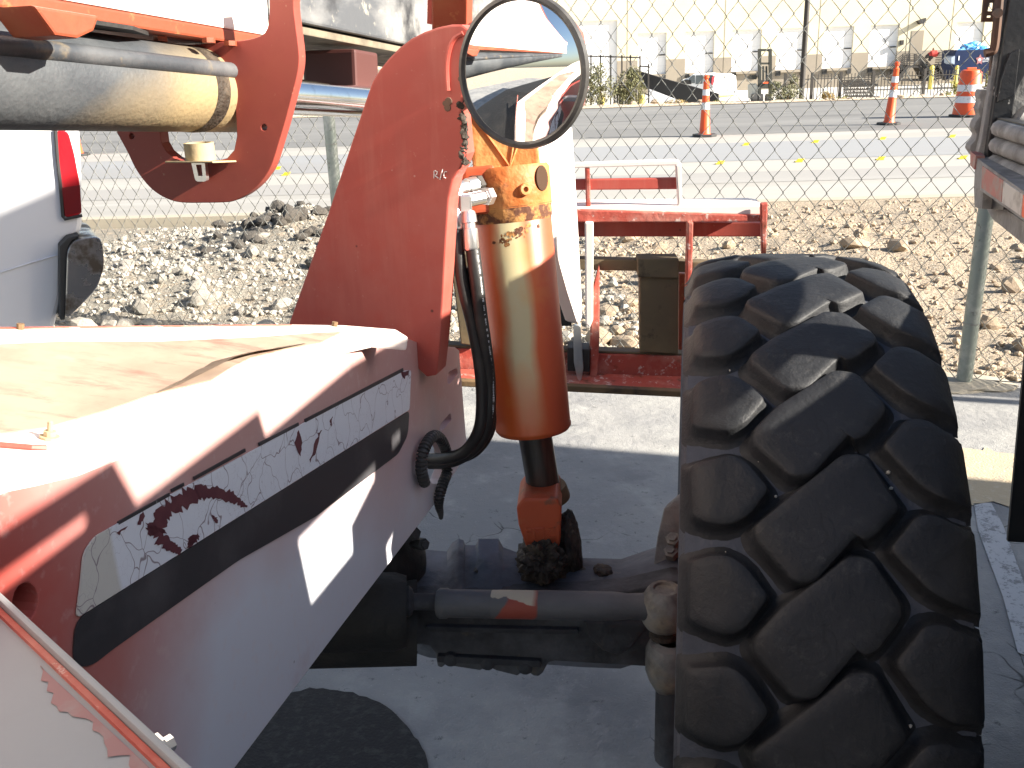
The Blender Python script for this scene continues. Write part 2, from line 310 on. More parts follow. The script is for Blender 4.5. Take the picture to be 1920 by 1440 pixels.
# ---- chassis nose, side panel with slots and hose hole
CP = RM*(-.43)
def CS(px, py, off=0.0): return PP(px, py, CP + RM*off, RM)
top_px = [(0,925),(67,897),(207,838),(400,753),(550,683),(633,645),(700,629),(768,636),(800,648),(853,651),(861,657)]
side = [CS(*q) for q in top_px] + [CS(875,833), CS(866,866), CS(820,938), CS(640,1174), CS(440,1440)]
b0, t0 = side[-1], side[0]
side += [b0 - FM*4.2, Vector(t0) - FM*4.2 + Z*.02]
def oval(cx, cy, rx, ry, ang=0, n=14):
    out = []
    for k in range(n):
        a = 2*math.pi*k/n; x, y = rx*math.cos(a), ry*math.sin(a)
        out.append(CS(cx + x*math.cos(ang) - y*math.sin(ang), cy + x*math.sin(ang) + y*math.cos(ang)))
    return out
def slot(pts): return roundpoly([CS(*q) for q in pts], .012, 3)
holes = [slot([(840,698),(857,690),(859,701),(842,721),(838,716)]), slot([(828,793),(845,774),(847,787),(829,808),(824,804)]),
         oval(816, 862, 21, 46), oval(48, 1128, 24, 36, .1)]
bm = nb(); poly_prism(bm, side, -RM*.022, holes)
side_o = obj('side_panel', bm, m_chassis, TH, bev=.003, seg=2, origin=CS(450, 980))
# body behind the panel
bm = nb()
core = [p - RM*.05 - Z*.006 for p in [CS(0,935), CS(207,850), CS(550,700), CS(690,660), CS(800,700), CS(790,880), CS(450,1400)]]
core += [core[-1] - FM*4.2, core[0] - FM*4.2]
poly_prism(bm, core, -RM*.75); obj('chassis_frame', bm, m_axledk, TH)

# decal: peeling white band above a charcoal band
def decal(name, pts, mat, off, th=.0012, r=.012):
    bm = nb(); poly_prism(bm, roundpoly([CS(*q, off) for q in pts], r, 4) if r else [CS(*q, off) for q in pts], -RM*th)
    return obj(name, bm, mat, side_o, origin=CS(450, 980))
decal('decal_white_band', [(143,1160),(152,1093),(157,1037),(178,1006),(262,959),(637,757),(752,695),(771,694),(768,768),(460,961),(353,1028)], m_bluewhite, .002, r=.006)
decal('decal_dark_band', [(143,1162),(353,1030),(460,963),(768,770),(765,815),(747,851),(593,968),(447,1051),(207,1221),(173,1249),(137,1250)], m_decaldark, .002, r=.012)
for a, b in (((222,978),(318,924)), ((322,917),(345,905)), ((364,894),(460,841)), ((486,830),(560,792)), ((572,786),(756,690))):
    decal('decal_edge_strip', [a, b, (b[0]+1, b[1]+6), (a[0]+1, a[1]+6)], m_decaldark, .0022, r=0)

m_bare = M('bare_purple_paint', (.105,.026,.036), .6, layers=[dict(c=(.15,.045,.05), s=30, lo=.5, hi=.7)])
def flake(pts, seed, amp=4.5, n=9):
    rg = random.Random(seed); out = []
    for i in range(len(pts)):
        a, b = pts[i], pts[(i+1) % len(pts)]
        for k in range(n):
            t = k/n; out.append((a[0]+(b[0]-a[0])*t + rg.gauss(0,amp)*(k > 0)*.6, a[1]+(b[1]-a[1])*t + rg.gauss(0,amp)*(k > 0)*.6))
    bm = nb(); bm.faces.new([bm.verts.new(CS(*q, .0024)) for q in out]); bmesh.ops.triangulate(bm, faces=bm.faces[:])
    obj('bare_patch', bm, m_bare, side_o)
def torn(cl, seed, nz=.20, per=9):
    rg = random.Random(seed); L, Rr_ = [], []
    for i in range(len(cl)-1):
        for k in range(per):
            t = k/per; x, y, w_ = [cl[i][q] + (cl[i+1][q]-cl[i][q])*t for q in range(3)]; dx, dy = cl[i+1][0]-cl[i][0], cl[i+1][1]-cl[i][1]; n_ = math.hypot(dx, dy)
            for side_l, sg in ((L, 1), (Rr_, -1)):
                q = w_*(1 + rg.gauss(0, nz)*1.3 + (.35 if rg.random() < .2 else 0)); side_l.append((x - dy/n_*q*sg, y + dx/n_*q*sg))
    bm = nb(); a = [bm.verts.new(CS(*q, .0024)) for q in L]; b = [bm.verts.new(CS(*q, .0024)) for q in Rr_]
    for k in range(len(a)-1): bm.faces.new((a[k], a[k+1], b[k+1], b[k]))
    obj('bare_patch', bm, m_bare, side_o)
torn([(280,1004,3),(290,990,14),(308,962,13),(338,940,14),(376,922,11),(414,926,10),(446,940,7),(466,951,1)], 1)
torn([(282,985,6),(300,1008,13),(322,1026,10),(342,1036,3)], 2); torn([(356,1022,2),(364,1010,8),(374,1003,2)], 3); torn([(398,966,1),(404,974,4),(408,982,1)], 13)
flake([(552,830),(560,806),(567,830),(564,856)], 2, 2.5, 4); flake([(588,838),(596,812),(604,806),(592,850),(582,868)], 3, 2.5, 4)
flake([(262,966),(268,958),(272,968),(264,984),(258,984)], 4, 2, 4); flake([(352,1010),(372,1000),(362,1022),(350,1028)], 5, 2, 4)
flake([(618,790),(624,780),(622,800)], 6, 2, 3); flake([(218,1000),(232,990),(240,986),(224,1004)], 7, 2, 3); flake([(752,697),(768,694),(766,706),(762,702),(758,710)], 8, 2, 3)

# hood: rim strip, dished lid with a lifted edge
A = CS(633,645); B = CS(0,925); C3 = PG(0, 622, B.z + .0)
TN = (A-B).cross(C3-B).normalized(); TN = TN if TN.z > 0 else -TN
def TP(px, py, off=0.0): return PP(px, py, B + TN*off, TN)
hood = [TP(0,925), TP(67,897), TP(207,838), TP(400,753), TP(550,683), TP(633,645), TP(700,631), TP(766,637), TP(742,622), TP(640,614), TP(540,613), TP(0,621)]
FT = (FM - TN*FM.dot(TN)).normalized()
hood += [hood[-1] - FT*3.8, hood[0] - FT*4.2]
bm = nb(); poly_prism(bm, [p + TN*.004 for p in hood], -TN*.02); obj('hood', bm, m_hoodrim, TH, bev=.004)
lid = [(0,645),(120,640),(300,640),(480,632),(590,624),(640,622),(600,642),(527,656),(470,670),(430,690),(395,712),(280,740),(200,768),(90,800),(0,812)]
LP = [TP(*q, .0055) for q in lid]; LP = [LP[0] - FT*.9] + LP + [LP[-1] - FT*1.1]
bm = nb(); poly_prism(bm, LP, -TN*.002); obj('hood_lid', bm, m_top, TH)
# lifted seam along the lid edge
up_pts = [(300,736),(350,718),(405,696),(440,682),(485,669),(530,657),(575,644)]
h_ = [.0005, .002, .005, .0075, .007, .0035, .0005]
bm = nb(); va = [bm.verts.new(TP(*q, .006) + TN*h) for q, h in zip(up_pts, h_)]; vb = [bm.verts.new(TP(*q, .0062) - RM*.05 - FM*.02) for q in up_pts]
for k in range(len(va)-1): bm.faces.new((va[k], va[k+1], vb[k+1], vb[k]))
bmesh.ops.solidify(bm, geom=bm.faces[:], thickness=.002); obj('lid_flap', bm, m_top, TH)
bm = nb(); lathe(bm, TP(93,822,.004), TN, [(0,.007),(.002,.007),(.002,.0045),(.006,.0045),(.006,.0022),(.013,.0020),(.014,0)], 12); obj('hood_bolt', bm, m_tan, TH)
bm = nb(); tube(bm, [TP(-90,829,.006), TP(0,834,.006), TP(60,839,.006), TP(87,840,.005)], .0022, 6); obj('hood_seam', bm, m_red, TH)
bm = nb(); bar(bm, TP(-260,623,.002), TP(545,613,.002), .006, .006, TN); obj('hood_edge', bm, m_redrust, TH)
for q in ((38,619),(627,613)):
    bm = nb(); lathe(bm, TP(*q,.003), TN, [(0,.004),(.007,.004),(.007,0)], 8); obj('hood_stud', bm, m_bracket, TH)

# ---- chalky fender close to the camera
def FP(px, py, off=0): return PG(px, py, 1.37+off)
fe = [FP(-92,1053), FP(0,1139), FP(160,1289), FP(320,1439), FP(422,1535), FP(-120,1700), FP(-330,1400)]
bm = nb(); poly_prism(bm, fe, -Z*.03); fen = obj('fender', bm, m_step, TH, bev=.002)
e0, e1 = FP(-95,1046), FP(425,1534); ed = (e1-e0).normalized(); es_ = ed.cross(Z)
if es_.dot(Vector((1,1,0))) < 0: es_ = -es_
bm = nb(); bar(bm, e0 + es_*.0004 + Z*.0015, e1 + es_*.0004 + Z*.0015, .0038, .012, es_); obj('fender_lip', bm, m_step, TH, bev=.001)
bm = nb(); bar(bm, e0 - es_*.0036 + Z*.0004, e1 - es_*.0036 + Z*.0004, .0032, .005, es_); obj('fender_seam', bm, m_redrust, TH)
rg_ = random.Random(5); fl_ = []
sm = [(78,1246),(150,1312),(222,1379),(300,1452),(380,1528)]
for k in range(36):
    t = k/35*(len(sm)-1); i_ = min(int(t), len(sm)-2); f_ = t-i_; x_ = sm[i_][0]+(sm[i_+1][0]-sm[i_][0])*f_; y_ = sm[i_][1]+(sm[i_+1][1]-sm[i_][1])*f_; fl_.append((x_, y_))
bm = nb(); a_ = [bm.verts.new(FP(x_-3, y_+3, .0006)) for x_, y_ in fl_]; b_ = []
for k, (x_, y_) in enumerate(fl_):
    w_ = 30*math.sin(math.pi*min(1, k/14))**.8*(k < 14) + (k >= 14)*(10 + 18*abs(math.sin(k*.6))) + rg_.gauss(0, 4) + 2
    w_ = max(2, w_ if k else 1); b_.append(bm.verts.new(FP(x_ - w_*.9, y_ + w_*.75, .0006)))
for k in range(35): bm.faces.new((a_[k], a_[k+1], b_[k+1], b_[k]))
obj('peeled_patch', bm, M('faded_pink', (.27,.135,.13), .65, layers=[dict(c=(.26,.21,.195), s=30, lo=.5, hi=.68)]), fen)
bm = nb(); lathe(bm, FP(262,1382) + es_*.002 - Z*.012, es_, [(0,.0075),(.008,.0075),(.008,.004),(.013,.004),(.013,0)], 6); obj('fender_bolt', bm, m_zinc, TH)

# ---- tower plates
TPH = R(-16.1); TNn = Vector((math.sin(TPH), -math.cos(TPH), 0)); TX = Vector((math.cos(TPH), math.sin(TPH), 0))
TW0 = P(800, 690, 1.545)
def TW(px, py, off=0.0): return PP(px, py, TW0 + TNn*off, TNn)
tw = [(520,622),(540,611),(615,400),(690,175),(699,152),(712,130),(728,110),(748,90),(770,73),(795,60),(822,51),(846,46),(866,46),(880,56),(886,78),(884,110),(877,145),(868,180),(864,215),(868,255),(872,290),(862,316),(850,336),(842,372),(838,430),(835,480),(831,560),(825,640),(818,704),(800,707),(782,690),(766,655),(742,634),(640,626)]
bm = nb(); poly_prism(bm, [TW(*q) for q in tw], -TNn*.05); tow = obj('tower_plate', bm, m_red, TH, bev=.003)
bm = nb(); tube(bm, spline([TW(868,62,.002), TW(850,75,.002), TW(841,100,.002), TW(838,130,.002), TW(840,170,.002)], 6), .0035, 6); obj('weld_bead', bm, m_red, tow, smooth=True)
def chalk(pts):
    bm = nb(); tube(bm, [TW(*q, .0012) for q in pts], .0009, 4); return bm
m_chalk = M('chalk', (.75, .62, .58), .9)
for pts in ([(814,334),(814,321),(816,320),(820,322),(819,327),(815,328),(818,331),(822,334)], [(825,337),(830,317)], [(838,322),(834,322),(832,328),(833,333),(836,334)]):
    obj('chalk_mark', chalk(pts), m_chalk, tow)
rg = random.Random(12); pth = spline([TW(*q, -.004) for q in ((865,188),(863,205),(867,222),(870,240),(870,262),(866,282),(871,300),(877,309))], 14)
bm = nb(); tube(bm, pth, [(.0052 + .0022*noise.noise(Vector((k*.23,1,2))))*(1 if 4 < k < len(pth)-5 else .6) for k in range(len(pth))], 12)
for v in bm.verts: v.co += Vector((noise.noise(v.co*190), noise.noise(v.co*190+Vector((5,0,0))), noise.noise(v.co*150+Vector((0,7,0)))))*.0042 + Vector((noise.noise(v.co*60),0,0))*.004
obj('caked_dirt', bm, M('caked_dirt', (.045,.034,.026), .95, layers=[dict(c=(.12,.10,.08), s=60, lo=.5, hi=.65)], bump=[(160,.8,.006)]), TH, smooth=True)
bm = nb()
for q, s in (((841,190),.006), ((834,194),.004), ((839,202),.0055), ((863,148),.004)):
    lathe(bm, TW(*q, .0004), TNn, [(0,s),(.0008,s*.9),(.0008,0)], 9)
obj('paint_chip', bm, M('paint_chip', (.16,.09,.06), .8), tow)
# rear clevis plate behind the mirror, with a long flange in the sun
T2 = P(1000, 200, 1.80)
def TQ(px, py): return PP(px, py, T2, TNn)
bm = nb(); poly_prism(bm, [TQ(*q) for q in ((850,60),(900,30),(1000,20),(1060,28),(1086,60),(1095,110),(1096,165),(1088,198),(1072,224),(1050,245),(1020,258),(960,262),(860,262))], -TNn*.045)
tow2 = obj('clevis_plate', bm, m_redrust, TH, bev=.007, seg=3)
SN = Vector((.80, -.60, 0)); S0 = P(1075, 400, 1.86)
def SQ(px, py): return PP(px, py, S0, SN)
bm = nb(); poly_prism(bm, [SQ(*q) for q in ((985,255),(1073,238),(1079,330),(1084,420),(1091,555),(1092,592),(1087,607),(1082,604),(1064,548),(1042,470),(1000,350))], -SN*.03)
obj('tower_flange', bm, m_boomwhite, TH, bev=.003)

# ---- sway cylinder
CB, CT = P(1001, 808, 1.715), P(952, 330, 1.615)
ax = (CT-CB).normalized(); CL = (CT-CB).length
ct_j = (P(955, 398, 1.63)-CB).dot(ax)
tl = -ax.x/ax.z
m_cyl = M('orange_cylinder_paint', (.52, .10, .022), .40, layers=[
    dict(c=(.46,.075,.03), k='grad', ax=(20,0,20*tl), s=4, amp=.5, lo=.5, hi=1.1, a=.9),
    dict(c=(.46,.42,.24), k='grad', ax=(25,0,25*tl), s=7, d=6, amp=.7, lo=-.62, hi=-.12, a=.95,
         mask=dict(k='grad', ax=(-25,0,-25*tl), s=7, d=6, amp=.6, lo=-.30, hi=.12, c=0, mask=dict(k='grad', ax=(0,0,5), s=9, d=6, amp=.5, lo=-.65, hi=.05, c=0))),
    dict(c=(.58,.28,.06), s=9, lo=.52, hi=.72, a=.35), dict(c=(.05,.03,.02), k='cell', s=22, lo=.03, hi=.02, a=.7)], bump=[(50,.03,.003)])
bm = nb(); lathe(bm, CB, ax, [(.002,.03),(.002,.064),(.008,.0685),(.012,.0685),(.015,.0675),(ct_j-.004,.0675),(ct_j,.066)], 48)
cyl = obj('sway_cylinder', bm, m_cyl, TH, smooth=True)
CX = (Vector((1,0,0)) - ax*ax.x).normalized(); CYv = ax.cross(CX)   # CYv points away from the camera
if CYv.y < 0: CYv = -CYv
hh = (P(948, 312, 1.61)-CB).dot(ax)
bm = nb(); lathe(bm, CB, ax, [(ct_j+.002,.066),(ct_j+.010,.071),(hh-.006,.072),(hh,.068),(hh,0)], 48)
head = obj('cylinder_head', bm, m_cylhead, cyl, smooth=True)
bm = nb(); lathe(bm, CB, ax, [(ct_j-.014,.0678),(ct_j-.010,.0692),(ct_j+.006,.0700),(ct_j+.012,.0712)], 48); obj('weld_ring', bm, m_rustband, cyl, smooth=True)
# rust patch flakes
bm = nb(); rr = random.Random(4)
for k in range(46):
    an = -math.pi/2 + rr.gauss(-.02, .28); hgt = ct_j - .028 - abs(rr.gauss(0, .009)) + .018*(an+math.pi/2)
    c = CB + ax*hgt + (CX*math.cos(an) + CYv*math.sin(an))*.0676
    n_ = (CX*math.cos(an) + CYv*math.sin(an)); s = rr.uniform(.0015, .0042); u_, v_, _ = frame_of(n_)
    ph = rr.uniform(0, 6); bm.faces.new([bm.verts.new(c + n_*.0004 + (u_*math.cos(ph+q*1.05) + v_*math.sin(ph+q*1.05))*s*rr.uniform(.5, 1.2)) for q in range(6)])
obj('rust_patch', bm, m_rustband, cyl)
# port block and eye block
bm = nb(); c = P(898, 357, 1.575)
box(bm, c + CYv*.03 + CX*.002, (.056, .09, .078), (CX, CYv, ax)); obj('port_block', bm, m_clevis, cyl, bev=.008, seg=3)
bm = nb(); c = P(945, 262, 1.60); box(bm, c + CYv*.02, (.113, .085, .105), (CX, CYv, ax)); eyeb = obj('eye_block', bm, m_cylhead, cyl, bev=.006, seg=3)
bm = nb(); f0 = c - CYv*.0235
for a_, b_ in (((-.05,.05),(.005,-.045)), ((.005,-.045),(.052,.05)), ((.005,-.045),(.03,.05))):
    tube(bm, [f0 + CX*a_[0] + ax*a_[1], f0 + CX*b_[0] + ax*b_[1]], .0022, 6)
obj('casting_ridge', bm, m_cylhead, eyeb, smooth=True)
def at_cyl(px, py, rad=.072):
    d = ray(px, py); o = EYE; best = None
    # intersect with the cylinder axis
    dd = d - ax*d.dot(ax); oo = (o-CB) - ax*(o-CB).dot(ax)
    a_ = dd.dot(dd); b_ = 2*dd.dot(oo); c_ = oo.dot(oo) - rad*rad; D = max(b_*b_-4*a_*c_, 0)
    p = o + d*((-b_-math.sqrt(D))/(2*a_)); q = (p-CB) - ax*(p-CB).dot(ax); return p, q.normalized()
p, n_ = at_cyl(984, 355)
bm = nb(); lathe(bm, p - n_*.002, n_, [(0,.0105),(.007,.0100),(.008,.009),(.008,.0045),(.002,.004),(.002,0)], 20); obj('plug', bm, m_cylhead, cyl, smooth=True)
p, n_ = at_cyl(1016, 334, .0725)
bm = nb(); lathe(bm, p - n_*.003, n_, [(0,.0155),(.004,.0155),(.0042,.013),(.0042,0)], 20)
hole = obj('bore_disc', bm, M('bore_shade', (.05,.022,.008), .9), cyl); hole.scale = (1, 1, 1.35)  # dark disc painted as the shade inside a hole
# chrome rod, collar, clevis, greasy pin boss
RB = P(1022, 930, 1.765)
bm = nb(); tube(bm, [CB + ax*.01, RB], .0305, 28); obj('piston_rod', bm, m_rod, cyl, smooth=True)
ra = (RB-CB).normalized()
bm = nb(); lathe(bm, P(1020, 912, 1.757), ra, [(0,.031),(0,.040),(.004,.042),(.022,.045),(.026,.045),(.03,.03)], 28); obj('rod_collar', bm, m_bracket, cyl, smooth=True)
CVn = Vector((-.08,-.995,.0)).normalized(); V0 = P(1010, 990, 1.70)
def CV(px, py, off=0): return PP(px, py, V0 + CVn*off, CVn)
bm = nb(); poly_prism(bm, [CV(*q) for q in ((968,952),(980,936),(1044,934),(1053,950),(1052,985),(1050,1024),(1035,1030),(1028,1040),(1000,1040),(986,1026),(972,985))], -CVn*.11)
clv = obj('rod_clevis', bm, m_clevis, cyl, bev=.006, seg=3)
text_mesh('FMZ', .030, .0022, CV(1060,985)-CV(960,988), Z, CV(1012, 1001, .0006), m_clevis, 'casting_mark', clv)
for a, b in (((992,991),(1020,990)), ((994,996),(1012,995.5))):
    bm = nb(); tube(bm, [CV(*a, .0004), CV(*b, .0004)], .0013, 5); obj('casting_line', bm, m_clevis, clv)
bm = nb(); lump(bm, CV(1016,1058,-.05), (.050,.07,.052), 5, .22, 4.5, 3.0); lump(bm, CV(1062,1035,-.075), (.030,.06,.080), 5, .16, 4.0, 9.0)
lump(bm, CV(1018,1050,.008), (.038,.03,.038), 5, .45, 5, 5.0)
obj('greasy_pin', bm, m_grease, TH, smooth=True)
bm = nb(); lump(bm, CV(1010,1094,-.02), (.120,.07,.020), 4, .5, 2.4, 1.0); lump(bm, CV(1060,1085,-.03), (.07,.05,.018), 3, .4, 3, 2.0)
obj('grease_pool', bm, m_grease, TH, smooth=True)

# ---- hoses and fittings
def hose(pts, r, mat, name, n=12): 
    bm = nb(); tube(bm, spline([P(*q) for q in pts], 8), r, n); return obj(name, bm, mat, TH, smooth=True)
hA = hose([(856,425,1.525),(860,480,1.53),(870,545,1.54),(886,610,1.56),(899,680,1.58),(904,750,1.60),(898,806,1.615),(872,846,1.64),(836,859,1.67),(806,860,1.70)], .0105, m_hose, 'hydraulic_hose')
hB = hose([(886,465,1.525),(893,520,1.53),(901,590,1.55),(911,660,1.575),(917,720,1.60),(916,775,1.615),(905,820,1.635),(876,850,1.655),(842,866,1.68),(806,868,1.71)], .0115, m_hose, 'hydraulic_hose')
pb_ = spline([P(*q) for q in [(886,465,1.525),(893,520,1.53),(901,590,1.55),(911,660,1.575),(917,720,1.60),(916,775,1.615),(905,820,1.635)]], 26)
bm = nb(); rr = random.Random(8); k = 3
while k < len(pb_)-4:
    n_ = rr.choice([1,1,2]); d = (pb_[k+1]-pb_[k]).normalized(); vw = (EYE-pb_[k]).normalized(); sx = d.cross(vw).normalized(); nn = (vw*.8 - sx*.6 if sx.x < 0 else vw*.8 + sx*.6).normalized(); sx = d.cross(nn).normalized()
    a = pb_[k] + nn*.01175; b = pb_[k+n_] + nn*.01175 - d*.0010; w_ = rr.uniform(.0010,.0018)
    bm.faces.new([bm.verts.new(q) for q in (a-sx*w_, b-sx*w_, b+sx*w_, a+sx*w_)]); k += n_ + (2 if rr.random() < .22 else 0)
obj('hose_lettering', bm, M('hose_print', (.5,.5,.5), .6), hB, kind='stuff')
hose([(884,500,1.54),(892,580,1.56),(903,660,1.60),(912,720,1.62),(919,770,1.64),(916,810,1.65),(890,846,1.67),(846,864,1.69)], .0105, m_hose, 'hydraulic_hose')
bm = nb(); lathe(bm, P(897,345,1.56), P(884,349,1.545)-P(897,345,1.56), [(0,.0165),(.012,.0165),(.012,0)], 6); obj('port_nut', bm, m_blackmetal, hA)
bm = nb(); tube(bm, [P(892,346,1.55), P(876,350,1.54)], .0135, 14); tube(bm, spline([P(878,350,1.54), P(864,352,1.53), P(855,362,1.525), P(852,382,1.523), P(853,398,1.522)], 6), [.011]*25, 14)
obj('elbow_fitting', bm, m_zinc, hA, smooth=True)
bm = nb(); tube(bm, [P(853,388,1.522), P(853.5,394,1.522), P(855,428,1.524), P(855.5,432,1.524)], [.0105,.0128,.0128,.0105], 16); obj('crimp_sleeve', bm, m_zinc, hA, smooth=True)
bm = nb(); lathe(bm, P(918,367,1.545), P(904,370,1.53)-P(918,367,1.545), [(0,.0150),(.012,.0150),(.012,.011),(.016,.011)], 6); obj('hex_nut', bm, m_zinc, hB)
bm = nb(); tube(bm, [P(908,369,1.535), P(880,375,1.52), P(872,376,1.518)], .0110, 14); box(bm, P(873,385,1.518), (.020,.020,.036)); obj('tee_fitting', bm, m_zinc, hB, bev=.003)
bm = nb(); tube(bm, [P(876,398,1.518), P(877,405,1.518), P(879,418,1.519), P(879,419,1.519), P(880,428,1.52), P(881,430,1.52), P(884,466,1.523), P(884.5,470,1.523)], [.0125,.0138,.0138,.0105,.0105,.0125,.0125,.0105], 16); obj('crimp_sleeve', bm, m_zinc, hB, smooth=True)
# corrugated split conduit looped round the hose hole
path = spline([CS(796,905,.010), CS(790,880,.014), CS(793,850,.018), CS(802,828,.02), CS(815,817,.02), CS(828,826,.016), CS(837,850,.014), CS(838,885,.014), CS(831,905,.014), CS(824,930,.012), CS(823,948,.01), CS(826,962,.01), CS(827,972,.008)], 22)
rs = [(.0100 if k % 5 in (0,1,2) else .0072)*(1 if k < len(path)*.75 else max(.35, 1-1.6*(k/len(path)-.75)*1.6)) for k in range(len(path))]
bm = nb(); tube(bm, path, rs, 12); obj('split_conduit', bm, m_conduit, TH)

# ---- round mirror
MC = P(972, 137, 1.27); MN = Vector((-.45, -.89, -.015)).normalized()
mr_ = 139/FPX*1.27
bm = nb(); prof = []
for k in range(9): prof.append((.004 - .0120*(k/8)**2, (mr_-.009)*k/8))
lathe(bm, MC, MN, prof, 64)
MXA = MN.cross(Z).normalized(); MXA = MXA if MXA.x > 0 else -MXA
def oval_(bm):
    for v in bm.verts:
        k = (v.co-MC).dot(MXA); v.co += MXA*(k*(.955-1))
    return bm
oval_(bm)
mir = obj('mirror', bm, m_mirror, TH, smooth=True)
bm = nb(); lathe(bm, MC, MN, [(-.013,mr_-.010),(-.008,mr_-.009),(-.004,mr_-.005),(-.006,mr_),(-.014,mr_+.002),(-.022,mr_-.002),(-.034,mr_-.014),(-.044,mr_-.05),(-.046,0)], 64); oval_(bm); obj('mirror_rim', bm, m_mrim, mir, smooth=True)
bm = nb(); tube(bm, spline([MC - MN*.05, MC - MN*.10 + Z*.02, TQ(1000,120)], 6), .010, 10); obj('mirror_arm', bm, m_blackmetal, mir, smooth=True)

# ---- boom with lift cylinder
VB = ray(1600, 258).normalized()
A1 = P(420, 172, 1.75)
br = 73.5/FPX*1.75
def bx(t): return A1 + VB*t
bm = nb(); lathe(bm, bx(0), VB, [(-5.5,0),(-5.5,br),(-.03,br),(.09,br),(.10,br*.9),(.10,.03)], 40)
bcyl = obj('boom_cylinder', bm, m_barrel, TH, smooth=True, origin=bx(-.3))
bm = nb(); lathe(bm, bx(0), VB, [(-.118,br+.0006),(-.10,br+.0012),(-.082,br+.0006)], 40); obj('gland_ring', bm, m_grease, bcyl, smooth=True)
bm = nb(); tube(bm, [bx(.09), bx(1.25)], .0365, 28); obj('cylinder_rod', bm, m_chrome, bcyl, smooth=True)
# steel pipe along the barrel
q1 = P(370, 126, 1.578)
off = q1 - bx((q1-A1).dot(VB))
bm = nb(); tube(bm, spline([bx(-5.4)+off, bx(-1.2)+off, bx(-.35)+off, bx(-.10)+off, bx(-.05)+off*.98, bx(-.02)+off*.72, bx(-.015)+off*.5], 8), 0.0140, 14); obj('steel_pipe', bm, m_pipe, bcyl, smooth=True)
# outer boom box : right side face bleached, with sun glare painted in as white; orange underside
BX_S = VB.cross(Z).normalized(); BX_S = BX_S if BX_S.x > 0 else -BX_S
BX_U = BX_S.cross(VB).normalized(); BX_U = BX_U if BX_U.z > 0 else -BX_U
E = P(508, 68, 1.78)
def boomplate(name, mat, cs, cu, ws, wu, t0, t1, parent=TH, bev=.004):
    bm = nb(); c = E + VB*((t0+t1)/2) + BX_S*cs + BX_U*cu; box(bm, c, (ws, wu, t1-t0), (BX_S, BX_U, VB)); return obj(name, bm, mat, parent, bev=bev)
outer = boomplate('boom', m_boomwhite, -.011, .31, .022, .62, -8, -.004)
boomplate('boom_bottom_plate', m_boomred, -.19, -.011, .376, .022, -8, -.03, outer)
boomplate('boom_left_plate', m_boomred, -.37, .31, .022, .62, -8, -.03, outer)
boomplate('boom_top_plate', m_boomred, -.19, .633, .376, .022, -8, -.03, outer)
for (px, py) in ((391,71),(432,77),(300,68)):
    c = PP(px, py, E - BX_U*.023, BX_U)
    bm = nb(); lathe(bm, c, -BX_U, [(0,.011),(.008,.011),(.008,0)], 6); obj('boom_bolt', bm, m_boomred, outer)
bm = nb(); c = PP(92, 22, E - BX_U*.03, BX_U)
poly_prism(bm, [c + VB*a + BX_S*.03 - BX_U*u for a, u in ((-.055,0),(.055,0),(.042,.020),(.012,.032),(-.025,.032))], -BX_S*.07); obj('wear_pad_lug', bm, m_boomred, outer, bev=.004)
bm = nb(); c = PP(195, 40, E - BX_U*.023, BX_U); poly_prism(bm, [c + VB*a - BX_S*s for a, s in ((-.10,0),(.06,0),(.13,.03),(.02,.05),(-.11,.05))], -BX_U*.006); obj('slot_shade', bm, m_axledk, outer)  # dark sheet standing for the shade in an open slot
# U-shaped bracket plate round the cylinder
UN = VB.copy(); UN.z = 0; UN = -(UN.normalized()*.62 + Vector((0,1,0))*.38).normalized(); U0 = P(500, 200, 1.67)
def UP_(px, py, off=0): return PP(px, py, U0 + UN*off, UN)
up_o = [(505,-40),(560,-40),(548,0),(556,60),(562,108),(558,140),(548,178),(536,225),(524,265),(511,308),(500,328),(484,348),(462,366),(440,377),(425,380),(335,381),(305,370),(280,352),(255,320),(238,283),(218,247),(205,215),(215,140),(300,90),(400,80),(470,75),(505,60)]
up_h = [(300,215),(300,247),(303,268),(312,284),(328,297),(345,303),(400,303),(425,297),(439,281),(444,255),(443,225),(440,185),(430,150),(418,122),(402,100),(330,105),(300,150)]
def ucirc(cx, cy, r): return [UP_(cx + r*math.cos(k*math.pi/5), cy + r*1.1*math.sin(k*math.pi/5)) for k in range(10)]
bm = nb(); poly_prism(bm, roundpoly([UP_(*q) for q in up_o], .03, 4), -UN*.028, [[UP_(*q) for q in up_h], ucirc(247,255,5), ucirc(495,239,5.5)])
ubr = obj('boom_bracket', bm, m_brick, TH, bev=.0055, seg=2)
# sensor cup with its clip at the bottom of the U
c = UP_(377, 303, .03)
bm = nb(); box(bm, c, (.10,.07,.003), (BX_S, VB, Z)); obj('sensor_plate', bm, m_tan, ubr, bev=.001)
bm = nb(); lathe(bm, c + Z*.002, Z, [(0,.026),(.031,.026),(.031,.022),(.006,.021),(.006,0)], 24); obj('sensor_cup', bm, m_tan, ubr, smooth=True)
bm = nb(); k_ = UP_(378, 316, .012)
poly_prism(bm, roundpoly([k_ + BX_S*a + Z*b for a, b in ((-.015,.018),(.015,.018),(.013,-.022),(-.011,-.022))], .006), UN*.010, [[k_ + BX_S*a + Z*b for a, b in ((-.005,.008),(.007,.008),(.006,-.012),(-.003,-.012))]]); obj('spring_clip', bm, m_zinc, ubr)
